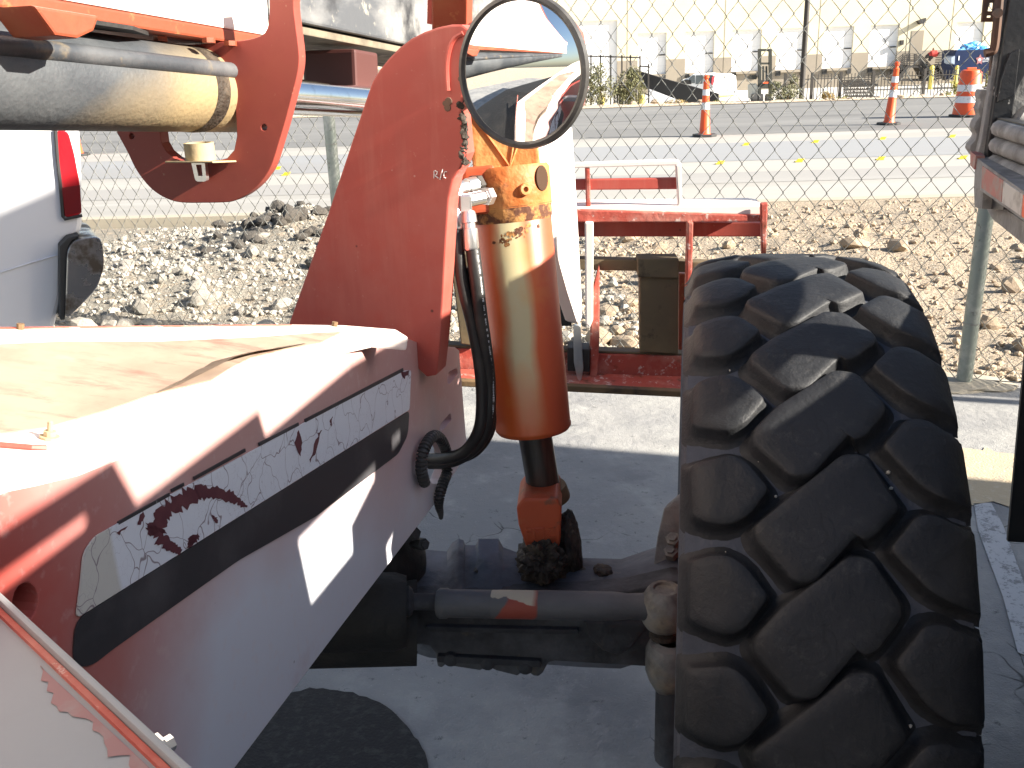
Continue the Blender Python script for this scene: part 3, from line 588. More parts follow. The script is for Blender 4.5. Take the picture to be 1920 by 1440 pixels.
# inner boom section beyond the bracket
E2 = P(556, 40, 1.98)
bm = nb(); c = E2 + VB*.55 - BX_S*.14 + BX_U*.19; box(bm, c, (.28, .38, 1.3), (BX_S, BX_U, VB)); inn = obj('inner_boom', bm, m_boomgrey, TH, bev=.006)
bm = nb(); c = E2 + VB*.52 - BX_S*.15 - BX_U*.012; box(bm, c, (.27, .018, 1.15), (BX_S, BX_U, VB)); obj('wear_strip', bm, m_boomunder, inn, bev=.003)
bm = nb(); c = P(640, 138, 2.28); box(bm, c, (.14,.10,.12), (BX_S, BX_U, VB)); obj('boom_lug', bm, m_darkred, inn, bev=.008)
bm = nb(); a = P(848, 70, 2.0); b = P(848, -60, 1.9); bar(bm, a, b, .075, .05, TX); po = obj('boom_post', bm, m_boomred, TH, bev=.004)
bm = nb(); bar(bm, P(809, 40, 1.98), P(811, -40, 1.92), .010, .03, TX); obj('post_strip', bm, m_red, po)
bm = nb(); lathe(bm, P(807,17,1.97), TNn, [(0,.008),(.008,.008),(.008,.005),(.012,.005),(.012,0)], 6); obj('post_bolt', bm, m_zinc, po)

# ---- axle, steering cylinder, tie rod, knuckle
AN = Vector((-.10, -.995, 0)).normalized(); AX0 = P(1000, 1180, 1.70)
def AP(px, py, off=0): return PP(px, py, AX0 + AN*off, AN)
front = [(560,1108),(700,1118),(850,1122),(1000,1120),(1100,1116),(1180,1108),(1260,1090),(1275,1090),(1275,1262),(1235,1254),(1209,1250),(1040,1240),(1028,1243),(1018,1262),(1010,1269),(1000,1268),(992,1262),(978,1262),(970,1268),(930,1258),(922,1254),(908,1254),(900,1258),(850,1250),(844,1246),(836,1246),(828,1253),(820,1250),(816,1225),(806,1212),(790,1209),(770,1210),(560,1200)]
bm = nb(); poly_prism(bm, [AP(*q) for q in front], -AN*.05); axf = obj('axle', bm, m_axle, TH, bev=.006, seg=3)
AXD = Z.cross(AN).normalized(); AXD = AXD if AXD.x > 0 else -AXD
rear = [(700,1000),(735,1012),(790,1030),(838,1034),(848,1017),(860,1010),(869,1013),(872,1022),(892,1022),(897,1010),(935,1010),(943,1026),(965,1034),(1000,1040),(1090,1046),(1165,1048),(1240,1022),(1275,1005)]
RA0 = AX0 - AN*.17
def AR(px, py): return PP(px, py, RA0, AN)
bm = nb()
# top web of the casting: from the rear crest line to the front edge, sagging to the front
fr = [(700,1112),(735,1114),(790,1119),(838,1121),(848,1121),(860,1121),(869,1121),(872,1121),(892,1121),(897,1121),(935,1120),(943,1120),(965,1120),(1000,1120),(1090,1117),(1165,1110),(1240,1095),(1275,1088)]
va = [bm.verts.new(AR(*q)) for q in rear]; vm = [bm.verts.new((AR(*a)*.45 + AP(*b, -.012)*.55) + Z*.012) for a, b in zip(rear, fr)]; vb = [bm.verts.new(AP(*q, -.012)) for q in fr]; vl = [bm.verts.new(AR(*q) - Z*.25) for q in rear]
for a_, b_ in ((va, vm), (vm, vb), (vl, va)):
    for k in range(len(a_)-1): bm.faces.new((a_[k], a_[k+1], b_[k+1], b_[k]))
obj('axle_web', bm, M('axle_web', (.075,.08,.095), .7, layers=[dict(c=(.17,.18,.21), s=5, lo=.42, hi=.7), dict(c=(.22,.2,.17), s=12, lo=.6, hi=.7, a=.6), dict(c=(.02,.02,.02), s=8, lo=.55, hi=.7, a=.8)], bump=[(40,.4,.01)]), axf, smooth=True)  # bluish skylight on the top of the casting is put into this colour
bm = nb(); poly_prism(bm, [AP(*q, .03) for q in ((1092,1165),(1230,1170),(1205,1190),(1186,1215),(1160,1232),(1130,1222),(1105,1200))], -AN*.04); obj('axle_boss', bm, m_axle, axf, bev=.009, seg=3)
for a, b, w_ in (((800,1176),(1085,1182),.010), ((820,1232),(1015,1242),.014)):
    bm = nb(); bar(bm, AP(*a, .004), AP(*b, .004), w_, .014, Z); obj('casting_rib', bm, m_axle, axf, bev=.003)
for px, py in ((845,1249),(914,1256),(985,1264)):
    bm = nb(); lathe(bm, AP(px, py-14, .004), AN, [(-.02,.014),(.006,.013),(.008,.010),(.008,0)], 14); obj('casting_boss', bm, m_axle, axf, smooth=True)
for px, py in ((905,1070),(935,1085),(1130,1075)):
    bm = nb(); lump(bm, (AR(px, py-30)*.5 + AP(px, 1118)*.5) + Z*.012, (.016,.02,.006), 3, .5, 3, px); obj('dirt_clod', bm, m_grease, axf, smooth=True)
# steering cylinder
s0, s1 = P(560, 1150, 1.60), P(762, 1146, 1.62); sd_ = (s1-s0).normalized()
bm = nb(); lathe(bm, s0, sd_, [(0,0),(0,.066),((s1-s0).length-.02,.066),((s1-s0).length,.060),((s1-s0).length,.02)], 32)
lathe(bm, s0 - Z*.055 - AN*.05, sd_, [(0,0),(0,.075),((s1-s0).length+.005,.075),((s1-s0).length+.005,0)], 24)
stc = obj('steering_cylinder', bm, m_axledk, TH, smooth=True)
bm = nb(); lathe(bm, P(762,1128,1.60), sd_, [(-.004,.024),(.004,.027),(.010,.022),(.012,.015)], 16); obj('rod_wiper', bm, m_axle, stc, smooth=True)
bm = nb(); tube(bm, [P(765,1128,1.60), P(830,1128,1.605)], .0145, 16); obj('steering_rod', bm, m_axle, stc, smooth=True)
for q, r_ in (((757,1005),.013), ((772,1000),.013), ((790,1020),.011), ((712,1080),.014), ((765,1225),.014)):
    bm = nb(); lathe(bm, P(*q, 1.68), Vector((.5,-.8,.35)), [(-.03,r_),(.012,r_),(.012,r_*.6),(.018,r_*.6),(.018,0)], 6); obj('housing_bolt', bm, m_axle, stc)
bm = nb(); lump(bm, P(715,1050,1.74), (.08,.09,.07), 3, .15, 2, 6.); obj('differential_housing', bm, m_axledk, stc, smooth=True)
# tie rod
t_a, t_b = P(820,1131,1.60), P(1238,1138,1.55)
td = (t_b-t_a).normalized(); tl = (t_b-t_a).length
def tt(f): return t_a + td*(tl*f)
bm = nb(); tube(bm, [tt(0), tt(.012), tt(.045), tt(.055), tt(.28), tt(.285)], [.022,.0255,.0255,.0235,.0235,.0235], 20); tr = obj('tie_rod', bm, m_tierod, TH, smooth=True)
bm = nb(); tube(bm, [tt(.25), tt(.255), tt(.48)], [.0233,.0238,.0238], 20); obj('orange_band', bm, m_tieorange, tr, smooth=True)
bm = nb(); tube(bm, [tt(.46), tt(.47), tt(.80), tt(.86), tt(.92), tt(1.0)], [.0234,.0243,.0235,.021,.022,.028], 20); obj('tie_rod_tube', bm, m_tierod, tr, smooth=True)
bm = nb(); lathe(bm, t_b - Z*.034 + td*.006, Z, [(0,0),(0,.030),(.010,.036),(.05,.036),(.064,.029),(.070,.024),(.070,.018),(.066,.016),(.066,0)], 24); obj('ball_joint', bm, m_knuckle, tr, smooth=True)
bm = nb(); lathe(bm, t_b - Z*.062 + td*.006, Z, [(0,.018),(.008,.024),(.014,.020),(.022,.026),(.03,.022)], 18); obj('dust_boot', bm, m_grease, tr, smooth=True)
# knuckle arm under it and the upper king pin casting
bm = nb(); lathe(bm, P(1256,1205,1.56) - Z*.05, Z, [(-.05,.018),(-.02,.034),(0,.040),(.035,.040),(.05,.034),(.055,.022)], 20)
kn = obj('knuckle_arm', bm, m_knuckle, TH, smooth=True)
bm = nb(); lathe(bm, P(1262,1330,1.6), Z, [(-.12,.0),(-.10,.03),(.04,.03),(.06,.02)], 14); obj('knuckle_stub', bm, m_axle, kn, smooth=True)
bm = nb(); poly_prism(bm, [P(*q, 1.72) for q in ((1243,952),(1260,940),(1284,944),(1292,1104),(1230,1100),(1222,1068),(1231,1005))], Vector((.1,.14,0))); kp = obj('king_pin_housing', bm, m_knuckle, TH, bev=.010, seg=3)
for q in ((1262,1013),(1258,1036)):
    bm = nb(); lathe(bm, P(*q,1.70), Vector((-.2,-.5,.8)), [(-.01,.013),(.008,.013),(.008,.008),(.014,.008),(.014,0)], 6); obj('king_pin_bolt', bm, m_knuckle, kp)

# ---- wheel: carcass, rim and separate tread lugs
WC = Vector((.46, 1.487, .67)); WR, WW = .67, .345; WYA = R(10.5)
WA = Vector((math.cos(WYA), -math.sin(WYA), 0)); WF = Vector((math.sin(WYA), math.cos(WYA), 0))
def crown(q): return WR - .026*abs(q/(WW/2))**3
def wp(t, q, r): return WA*q + (Z*math.sin(t) - WF*math.cos(t))*r         # t from the near horizontal upwards, q across, relative to the hub
bm = nb(); h = WW/2
prof = [(-h*.62,.33),(-h*.90,.36),(-h*.99,.45),(-h*1.01,.52),(-h*1.0,.57),(-h*1.015,.583),(-h*.985,.588),(-h*1.0,.600),(-h*.975,.604),(-h*.99,.612),(-h*.972,crown(h)-.024)]
prof += [(h*k/8, crown(h*k/8)-.0255) for k in range(-7, 8)] + [(-a, b) for a, b in reversed(prof)]
lathe(bm, WC, WA, [(a, b) for a, b in prof], 128)
wheel = obj('tyre', bm, m_groove, TH, smooth=True, origin=WC)
bm = nb(); lathe(bm, WC, WA, [(-h*.6,0),(-h*.55,.1),(-h*.30,.2),(-h*.62,.30),(-h*.70,.34),(-h*.6,.345)], 48); lathe(bm, WC, WA, [(h*.2,0),(h*.25,.2),(h*.62,.30),(h*.70,.34),(h*.6,.345)], 48); obj('rim', bm, m_redrust, wheel, smooth=True)
NL = 32; PT = 2*math.pi/NL
LUGS = {
 'mid': [(.245,-.13),(.25,-.28),(.375,-.65),(.45,-.645),(.590,-.17),(.605,-.23),(.655,-.17),(.745,.10),(.735,.23),(.635,.64),(.565,.65),(.34,.12)],
 'left': [(.03,.29),(.10,.33),(.165,.37),(.225,.27),(.305,.0),(.225,-.29),(.165,-.39),(.09,-.35),(.03,-.27)],
 'right': [(.695,.09),(.795,.45),(.865,.47),(1.01,.34),(1.01,-.42),(.885,-.37),(.81,-.25)]}
def lug_mesh(key, var):
    rg = random.Random(hash((key, var)) % 1000 if False else len(key)*10+var)
    pts = [Vector((q, s, 0)) for q, s in LUGS[key]]
    S = Vector((WW, PT*WR, 0))
    pts = [Vector(((p.x-.5)*S.x, p.y*S.y, 0)) + Vector((rg.gauss(0,.0016), rg.gauss(0,.0016), 0)) for p in pts]
    o = roundpoly(pts, .0095, 3); c = sum(o, Vector())/len(o)
    bm = nb(); rings = []
    for sc, hgt in ((1.24,-.0270),(1.12,-.0243),(1.045,-.0175),(1.0,-.0075),(.975,-.0028),(.935,-.0006),(.7,.0006),(.35,.0008)):
        ring = []
        for p in o:
            d = p - c; L = d.length; extra = 0
            q = c + d*(sc if sc <= 1 else 1) + (d.normalized()*(sc-1)*.075 if sc > 1 else Vector())
            qq = max(-WW/2*1.012, min(WW/2*1.012, q.x))
            wear = .0022*noise.noise(Vector((q.x*40+var*9, q.y*40, len(key))))
            side_drop = .012*max(0, (abs(q.x)/(WW/2)-.86)/.14)**2 if sc <= 1 else 0
            ring.append(bm.verts.new(wp(q.y/WR, qq, crown(qq) + hgt + (wear if hgt > -.02 else 0) - side_drop)))
        rings.append(ring)
    n = len(o)
    for a, b in zip(rings, rings[1:]):
        for k in range(n): bm.faces.new((a[k], a[(k+1) % n], b[(k+1) % n], b[k]))
    cv = bm.verts.new(wp(c.y/WR, c.x, crown(c.x) + .0012))
    for k in range(n): bm.faces.new((rings[-1][k], rings[-1][(k+1) % n], cv))
    bmesh.ops.recalc_face_normals(bm, faces=bm.faces)
    me = bpy.data.meshes.new('tread_lug'); bm.to_mesh(me); bm.free(); me.materials.append(m_rubber)
    try: me.shade_smooth()
    except Exception: pass
    return me
LM = {(k, v): lug_mesh(k, v) for k in LUGS for v in range(3)}
for k in range(NL):
    for key, dph in (('mid', 0.0), ('left', .25), ('right', -.38)):
        t = R(44.2) + (k + dph)*PT
        o = bpy.data.objects.new('tread_lug', LM[(key, k % 3)])
        # rotate about the hub axis; the mesh stands at t = 0
        o.matrix_local = Matrix.Rotation(t, 4, WA) if (Matrix.Rotation(.1, 3, WA) @ wp(0,0,1)).dot(Z) > 0 else Matrix.Rotation(-t, 4, WA)
        COL.objects.link(o); o.parent = wheel
# light pebbles caught in the tread
bm = nb(); rr = random.Random(3)
for k in range(46):
    t = R(rr.uniform(8, 74)); q = rr.choice([-.27,.22,.24,-.26,-.30,-.47,.0])*WW + rr.gauss(0,.022); lump(bm, WC + wp(t, q, crown(q)-.022), (rr.uniform(.0010,.0030),)*3, 1, .5, 2, k)
obj('tread_pebbles', bm, M('pebble', (.42,.38,.32), .9), wheel, kind='stuff')

# ---- fork carriage at the boom head
KN = Vector((-.06,-.998,0)).normalized(); K0 = P(1200, 600, 3.05)
def KP(px, py, off=0): return PP(px, py, K0 + KN*off, KN)
def kbar(name, pts, th, mat, parent, off=0, bev=.004): 
    bm = nb(); poly_prism(bm, [KP(*q, off) for q in pts], -KN*th); return obj(name, bm, mat, parent, bev=bev)
car = kbar('fork_carriage', [(1040,392),(1438,404),(1438,416),(1040,417)], .06, m_redrust, TH, .03)
kbar('top_shelf', [(1040,389),(1420,385),(1438,388),(1438,403),(1040,402)], .16, m_boomwhite, car, .01)
kbar('upper_rail', [(1040,307),(1255,300),(1272,300),(1278,308),(1278,312),(1266,310),(1040,316)], .03, m_boomwhite, car)
kbar('guard_post', [(1097,315),(1106,315),(1108,391),(1099,391)], .03, m_redrust, car, -.002)
kbar('guard_post', [(1267,309),(1278,309),(1279,391),(1272,391)], .03, m_boomwhite, car, .002)
kbar('guard_slat', [(1040,337),(1275,333),(1275,355),(1040,357)], .02, m_red, car, -.012)
kbar('rear_beam', [(1040,414),(1432,418),(1432,444),(1040,444)], .03, m_red, car, -.10)
kbar('end_plate', [(1426,382),(1440,380),(1437,480),(1429,490)], .02, m_redrust, car, .04)
kbar('upright', [(1097,417),(1113,417),(1112,600),(1106,615),(1098,608)], .05, m_boomwhite, car, .05)
kbar('orange_board', [(1273,512),(1306,516),(1304,664),(1272,662)], .03, m_boomred, car, -.25)
kbar('upright', [(1290,417),(1300,417),(1296,600),(1287,670),(1284,660)], .05, m_redrust, car, .05)
kbar('lower_upright', [(1108,560),(1124,500),(1124,640),(1119,712),(1106,712)], .05, m_redrust, car, .02)
kbar('fork_bar', [(830,478),(1340,492),(1340,512),(830,500)], .05, m_fork, car, -.03)
for pts in ([(1196,486),(1273,486),(1273,522),(1196,520)], [(838,476),(888,476),(888,506),(838,504)]): kbar('fork_hook', pts, .09, m_fork, car, .012)
kbar('fork_shank', [(1199,516),(1273,519),(1272,664),(1200,660)], .055, m_fork, car)
kbar('fork_shank', [(846,500),(890,500),(896,650),(864,645)], .055, m_fork, car)
kbar('lower_beam', [(830,645),(905,652),(1060,655),(1290,664),(1290,668),(1060,660),(830,652)], .05, m_fork, car, -.02)
kbar('lower_plate', [(830,652),(1060,662),(1290,668),(1290,708),(1060,706),(830,690)], .02, m_redrust, car, -.015)
bm = nb(); a, b, c, d = KP(830,690,.0), KP(1290,706,.0), KP(1285,737,.12), KP(830,712,.12)
poly_prism(bm, [a, b, c, d], -Z*.015); obj('lower_shelf', bm, m_redrust, car, bev=.002)
bm = nb(); bar(bm, KP(830,715,.125), KP(1285,737,.125), .02, .03, Z); obj('lower_lip', bm, m_bracket, car, bev=.003)
kbar('lower_boss', [(1050,566),(1072,566),(1072,612),(1050,612)], .08, m_blackmetal, car)
kbar('pivot_block', [(1064,652),(1106,656),(1106,698),(1064,696)], .08, m_blackmetal, car, .03)
bm = nb(); poly_prism(bm, roundpoly([KP(*q, .06) for q in ((1075,608),(1089,612),(1094,690),(1090,714),(1083,713),(1076,680))], .008), -KN*.012); obj('locking_pin', bm, m_zinc, car, bev=.002)
kbar('carriage_head', [(905,300),(1010,300),(1050,380),(1050,720),(905,700)], .14, m_redrust, car, -.16)
bm = nb(); bar(bm, E2 + VB*1.18 - BX_S*.14 + BX_U*.1, KP(985,420,-.2), .2, .18); obj('boom_neck', bm, m_boomred, TH, bev=.01)

# ================================================================== THE YARD
FA = PG(1805, 720); FB = Vector((FA.x-6.6, FA.y+2.45, 0)); FD = (FB-FA).normalized(); FNV = Vector((FD.y, -FD.x, 0))
if FNV.y < 0: FNV = -FNV        # points away from the camera, across the fence
m_yard = M('yard_concrete', (.235,.232,.228), .9, layers=[dict(c=(.34,.33,.305), s=.9, lo=.42, hi=.62), dict(c=(.15,.15,.155), s=1.6, lo=.52, hi=.70, a=.8), dict(c=(.42,.41,.38), s=7, lo=.55, hi=.72, a=.5), dict(c=(.07,.07,.07), s=22, d=10, r=.75, lo=.60, hi=.66, a=.75), dict(c=(.06,.058,.056), k='crack', s=3.2, warp=.5, lo=.010, hi=.002, mask=dict(s=1.7, lo=.53, hi=.58)), dict(c=(.075,.073,.07), k='cell', s=9, lo=.10, hi=.05, mask=dict(s=2.5, lo=.5, hi=.6), a=.8), dict(c=(.32,.31,.3), s=3, d=10, r=.8, lo=.56, hi=.62, a=.45), dict(c=(.55,.53,.5), s=120, lo=.66, hi=.72, a=.5)], bump=[(160,.35,.01),(22,.3,.02)])
bm = nb(); ys = [Vector((-14,-12,0)), Vector((14,-12,0)), FA - FD*11 + FNV*.12, FB + FD*6 + FNV*.12]
bm.faces.new([bm.verts.new(p) for p in ys]); obj('yard_ground', bm, m_yard, kind='structure', origin=(0,0,0))
m_oil = M('fresh_asphalt_patch', (.022,.021,.021), .9, layers=[dict(c=(.05,.048,.045), s=40, lo=.5, hi=.7), dict(c=(.4,.38,.33), s=160, lo=.75, hi=.78)], bump=[(120,.5,.01)])
cpt = PG(560, 1560); rr = random.Random(2)
def blot(px_list, z, name, mat):
    bm = nb(); bm.faces.new([bm.verts.new(PG(*q) + Z*z) for q in px_list]); return obj(name, bm, mat, kind='structure')
arc = []
for k in range(60):
    a = -math.pi*1.0 + k*math.pi*1.25/59; arc.append((600 + 207*math.cos(a) + rr.uniform(-3,3), 1478 + 186*math.sin(a) + rr.uniform(-3,3)))
blot([(300,1900)] + arc + [(790,1900)], .004, 'dark_patch', m_oil)
m_line = M('worn_white_line', (.46,.46,.46), .85, layers=[dict(c=(.22,.22,.22), s=16, d=10, r=.8, lo=.53, hi=.57), dict(c=(.26,.26,.26), s=60, lo=.58, hi=.64)])
blot([(1826,946),(1858,944),(1880,985),(1908,1062),(1940,1150),(1970,1250),(1908,1225),(1880,1120),(1850,1040),(1834,995)], .004, 'parking_line', m_line)
m_sand = M('tan_dirt_film', (.50,.40,.26), .95, layers=[dict(c=(.33,.29,.23), s=6, lo=.5, hi=.65), dict(c=(.6,.52,.38), s=30, lo=.55, hi=.7, a=.6)], bump=[(100,.4,.01)])
rr = random.Random(6); df = [(1800,846),(1818,842),(1838,846),(1852,838),(1870,846),(1900,848),(1930,862),(1990,870),(2010,905),(2010,935),(1960,946),(1920,944),(1890,950),(1860,944),(1822,948),(1800,940)]
blot([(a+rr.gauss(0,3), b+rr.gauss(0,2.5)) for a, b in df], .004, 'dirt_film', m_sand)
# slight berm of grit at the fence foot
m_grit = M('grit', (.16,.14,.12), .95, layers=[dict(c=(.3,.26,.2), s=20, lo=.45, hi=.65)], bump=[(60,.8,.03)])

# ---- bank of rubble between fence and road
def kerb_y(x): return 10.75 - .055*(x)
m_bank = M('bank_gravel', (.42,.335,.24), .95, layers=[dict(c=(.27,.245,.20), k='grad', ax=(-.5,0,0), s=2, amp=.5, lo=.2, hi=.9), dict(c=(.42,.34,.25), s=8, lo=.5, hi=.65), dict(c=(.24,.19,.13), s=14, lo=.55, hi=.7), dict(c=(.5,.45,.37), s=45, lo=.56, hi=.66), dict(c=(.2,.17,.13), s=70, lo=.6, hi=.68)], bump=[(35,1.0,.05),(110,.8,.02)])
def bank_h(x, u):          # u: 0 at the fence, 1 at the kerb
    hump = .34*math.exp(-((x+2.0)/1.0)**2 - ((u-.74)/.16)**2) + .10*math.exp(-((x+2.6)/1.8)**2 - ((u-.4)/.25)**2) + .07*math.exp(-((x-3.0)/2.0)**2 - ((u-.45)/.4)**2)
    n1 = noise.noise(Vector((x*1.1, u*5, 2.2)))*.07 + noise.noise(Vector((x*3.3, u*15, 5.2)))*.05 + noise.noise(Vector((x*8, u*38, 1.2)))*.022
    e = min(1, u*5)*min(1, (1-u)*5)
    edge = -.10*u*(1/(1+math.exp((x-.2)*2.2)))
    return hump*e + n1*e + edge + .012
def bank_pt(x, u):
    # point on the fence line under x, blended to the kerb
    t = (x-FA.x)/FD.x; sp = 1/(1+math.exp((x+.3)*6)); f = FA + FD*t + FNV*(.10 - .9*sp); y = f.y*(1-u) + (kerb_y(x)-.02)*u
    return Vector((x, y, bank_h(x, u)))
bm = nb(); NX, NU = 170, 60; grid = []
for i in range(NX+1):
    x = -7.5 + 15.5*i/NX; grid.append([bm.verts.new(bank_pt(x, j/NU)) for j in range(NU+1)])
for i in range(NX):
    for j in range(NU): bm.faces.new((grid[i][j], grid[i+1][j], grid[i+1][j+1], grid[i][j+1]))
obj('gravel_bank', bm, m_bank, kind='structure', smooth=True, origin=(0,8,0))
m_rockp = M('pale_rock', (.36,.335,.29), .9, layers=[dict(c=(.24,.21,.17), s=9, lo=.45, hi=.65), dict(c=(.50,.47,.42), s=30, lo=.55, hi=.7)], bump=[(50,.6,.02)])
m_rockt = M('tan_rock', (.38,.29,.20), .9, layers=[dict(c=(.47,.38,.28), s=9, lo=.45, hi=.65), dict(c=(.32,.22,.14), s=14, lo=.55, hi=.7)], bump=[(50,.6,.02)])
m_rockd = M('dark_clod', (.09,.08,.07), .95, layers=[dict(c=(.22,.19,.15), s=20, lo=.5, hi=.66)], bump=[(60,.8,.02)])
rr = random.Random(11)
def rock_mesh(seed, sub, mat, flat=.7):
    bm = nb(); bmesh.ops.create_icosphere(bm, subdivisions=sub, radius=1)
    pl = [Vector((rr.gauss(0,1), rr.gauss(0,1), rr.gauss(0,1))).normalized() for _ in range(7)]; cut = [rr.uniform(.55,.9) for _ in pl]
    for v in bm.verts:
        k = 1 + .25*noise.noise(v.co*1.3 + Vector((seed*3.1,0,0)))
        for n_, c_ in zip(pl, cut):
            d = v.co.dot(n_)
            if d*k > c_: k = min(k, c_/d)
        v.co = Vector((v.co.x*k, v.co.y*k*.85, v.co.z*k*flat))
    me = bpy.data.meshes.new('rock'); bm.to_mesh(me); bm.free(); me.materials.append(mat); return me
RK = {n_: [rock_mesh(k + i*10, 2, mt) for k in range(5)] for i, (n_, mt) in enumerate((('pale', m_rockp), ('tan', m_rockt), ('dark', m_rockd)))}
def put_rock(kind, x, u, s):
    o = bpy.data.objects.new('rock', rr.choice(RK[kind])); p = bank_pt(x, u); o.location = p + Z*s*.25
    o.rotation_euler = (rr.uniform(-.5,.5), rr.uniform(-.5,.5), rr.uniform(0,6.28)); o.scale = (s*rr.uniform(.8,1.25), s*rr.uniform(.8,1.2), s*rr.uniform(.75,1.1)); COL.objects.link(o)
    lab = {'pale': ('pale grey rock lying in the rubble beyond the fence', 'pale rocks in the rubble bank'), 'tan': ('tan rock lying on the sunlit gravel beyond the fence', 'tan rocks on the gravel bank'), 'dark': ('dark broken asphalt clod on top of the rubble heap beyond the fence', 'dark clods on the rubble heap')}[kind]
    tag(o, lab[0], 'rock', lab[1]); return o
for k in range(110): put_rock('pale', rr.uniform(-3.4, .6), rr.uniform(.02,.8)**1.3, .03+.085*rr.random()**2)
for k in range(110): put_rock('tan', rr.uniform(.4, 4.2), rr.uniform(.0,.8)**1.6, .03+.09*rr.random()**2)
for k in range(70): put_rock('dark', rr.gauss(-2.0,.42), min(.9, max(.3, rr.gauss(.70,.10))), rr.uniform(.035,.11))
# the countless small stones
import numpy as np
def scatter(n, fx, name, mat, smin, smax):
    bm = nb(); bmesh.ops.create_icosphere(bm, subdivisions=1, radius=1); base = np.array([v.co[:] for v in bm.verts]); fc = np.array([[v.index for v in f.verts] for f in bm.faces]); bm.free()
    rg = np.random.default_rng(5); V = []; F_ = []
    for k in range(n):
        x, u = fx(rg); p = bank_pt(x, u); s = smin + (smax-smin)*rg.random()**3
        sc = s*(.7 + .6*rg.random(3)); jit = base*(1 + .45*(rg.random((len(base),1))-.5))
        a = rg.random()*6.28; c_, s_ = math.cos(a), math.sin(a); q = jit*sc; q = np.stack([q[:,0]*c_-q[:,1]*s_, q[:,0]*s_+q[:,1]*c_, q[:,2]*.8], 1)
        V.append(q + np.array([p.x, p.y, p.z + s*.25])); F_.append(fc + k*len(base))
    me = bpy.data.meshes.new(name); me.from_pydata(np.concatenate(V).tolist(), [], np.concatenate(F_).tolist()); me.materials.append(mat)
    o = bpy.data.objects.new(name, me); link(o, None, 'stuff'); ORG[o.name] = Vector(); return o
tag(scatter(5200, lambda g: (-4.2 + 5.0*g.random(), g.random()**1.3*.97), 'pale_rubble', m_rockp, .010, .036), 'pale crushed rubble covering the bank beyond the fence', 'rubble')
tag(scatter(4200, lambda g: (-.2 + 6.0*g.random(), g.random()**1.5*.97), 'tan_gravel', m_rockt, .009, .032), 'tan gravel covering the sunny bank beyond the fence', 'gravel')

# ---- road
m_kerb = M('kerb_concrete', (.36,.32,.25), .9, layers=[dict(c=(.36,.31,.24), s=6, lo=.5, hi=.7)], bump=[(60,.3,.01)])
def strip(name, y0, y1, z, mat, x0=-40, x1=45, z1=None):
    bm = nb(); z1 = z if z1 is None else z1
    q = [(x0, y0 - .055*x0, z), (x1, y0 - .055*x1, z), (x1, y1 - .055*x1, z1), (x0, y1 - .055*x0, z1)]
    bm.faces.new([bm.verts.new(p) for p in q]); return obj(name, bm, mat, kind='structure', origin=(0, y0, 0))
bm = nb(); q = [(-40, 10.75+2.2), (45, 10.75-2.475), (45, 10.95-2.475), (-40, 10.95+2.2)]
poly_prism(bm, [Vector((a, b, -.25)) for a, b in q], (0,0,.27)); obj('kerb', bm, m_kerb, kind='structure')
m_road = M('concrete_road', (.335,.32,.29), .85, layers=[dict(c=(.27,.26,.24), s=.35, lo=.45, hi=.65, st=(.12,1,1)), dict(c=(.38,.365,.34), s=1.5, lo=.5, hi=.7, st=(.1,1,1), a=.6), dict(c=(.33,.32,.31), s=50, lo=.6, hi=.75, a=.4)])
m_asph = M('grey_asphalt', (.155,.153,.148), .85, layers=[dict(c=(.19,.187,.18), s=.5, lo=.42, hi=.62, st=(.15,1,1)), dict(c=(.075,.075,.077), s=1.1, lo=.55, hi=.7, st=(.2,1,1), a=.7), dict(c=(.2,.2,.2), s=60, lo=.6, hi=.75, a=.4)])
m_asph2 = M('light_asphalt', (.25,.255,.26), .85, layers=[dict(c=(.24,.238,.235), s=.4, lo=.42, hi=.62, st=(.12,1,1)), dict(c=(.36,.35,.34), s=40, lo=.6, hi=.75, a=.4)])
m_road2 = M('worn_wheel_track', (.275,.265,.25), .85, layers=[dict(c=(.32,.31,.29), s=.5, lo=.4, hi=.65, st=(.1,1,1)), dict(c=(.36,.35,.33), s=30, lo=.6, hi=.75, a=.4)])
strip('road', 10.9, 30.0, .0, m_road)
strip('dark_lane', 19.6, 30.0, .004, m_asph)
strip('middle_lane', 15.0, 17.9, .004, m_asph2)
strip('near_lane_band', 12.5, 13.6, .004, m_road2)
# yellow temporary road markers: folded tabs
m_yel = M('yellow_tab', (.72,.55,.03), .5, layers=[dict(c=(.5,.42,.1), s=30, lo=.55, hi=.7)])
mk = [(1397,273,'under the slim cone, far row'), (1527,268,'far row between the two slim cones'), (1653,262,'far row just in front of the right slim cone'), (1783,258,'far row in front of the striped barrel'), (1348,308,'near row, leftmost right of the round mirror'), (1497,304,'near row, second right of the round mirror'), (1649,300,'near row, third right of the round mirror'), (1803,298,'near row, beside the truck corner'), (518,318,'left of the tower plate, upper of two'), (535,329,'left of the tower plate, lower of two')]
mlab = ['small yellow tab in the far row in front of the left slim cone', 'small yellow tab in the far row midway between the slim cones', 'small yellow tab in the far row nearest the right slim cone', 'small yellow tab in the far row below the striped barrel', 'small yellow tab in the near row closest to the round mirror', 'small yellow tab in the near row above the tyre top', 'small yellow tab in the near row below the right slim cone', 'small worn tab in the near row beside the truck corner', 'small yellow tab on the road seen left of the red tower, upper one', 'small yellow tab on the road seen left of the red tower, lower one']
for (px, py, _), lb in zip(mk, mlab):
    p = PG(px, py); bm = nb(); box(bm, p + Z*.008, (.11,.07,.012)); box(bm, p + Z*.028, (.10,.014,.045))
    for v in bm.verts[8:]: v.co += Vector((.05*(v.co.z-p.z)/.06, 0, 0))
    tag(obj('road_marker', bm, m_yel, bev=.004), lb, 'road marker', 'yellow tabs on the road')

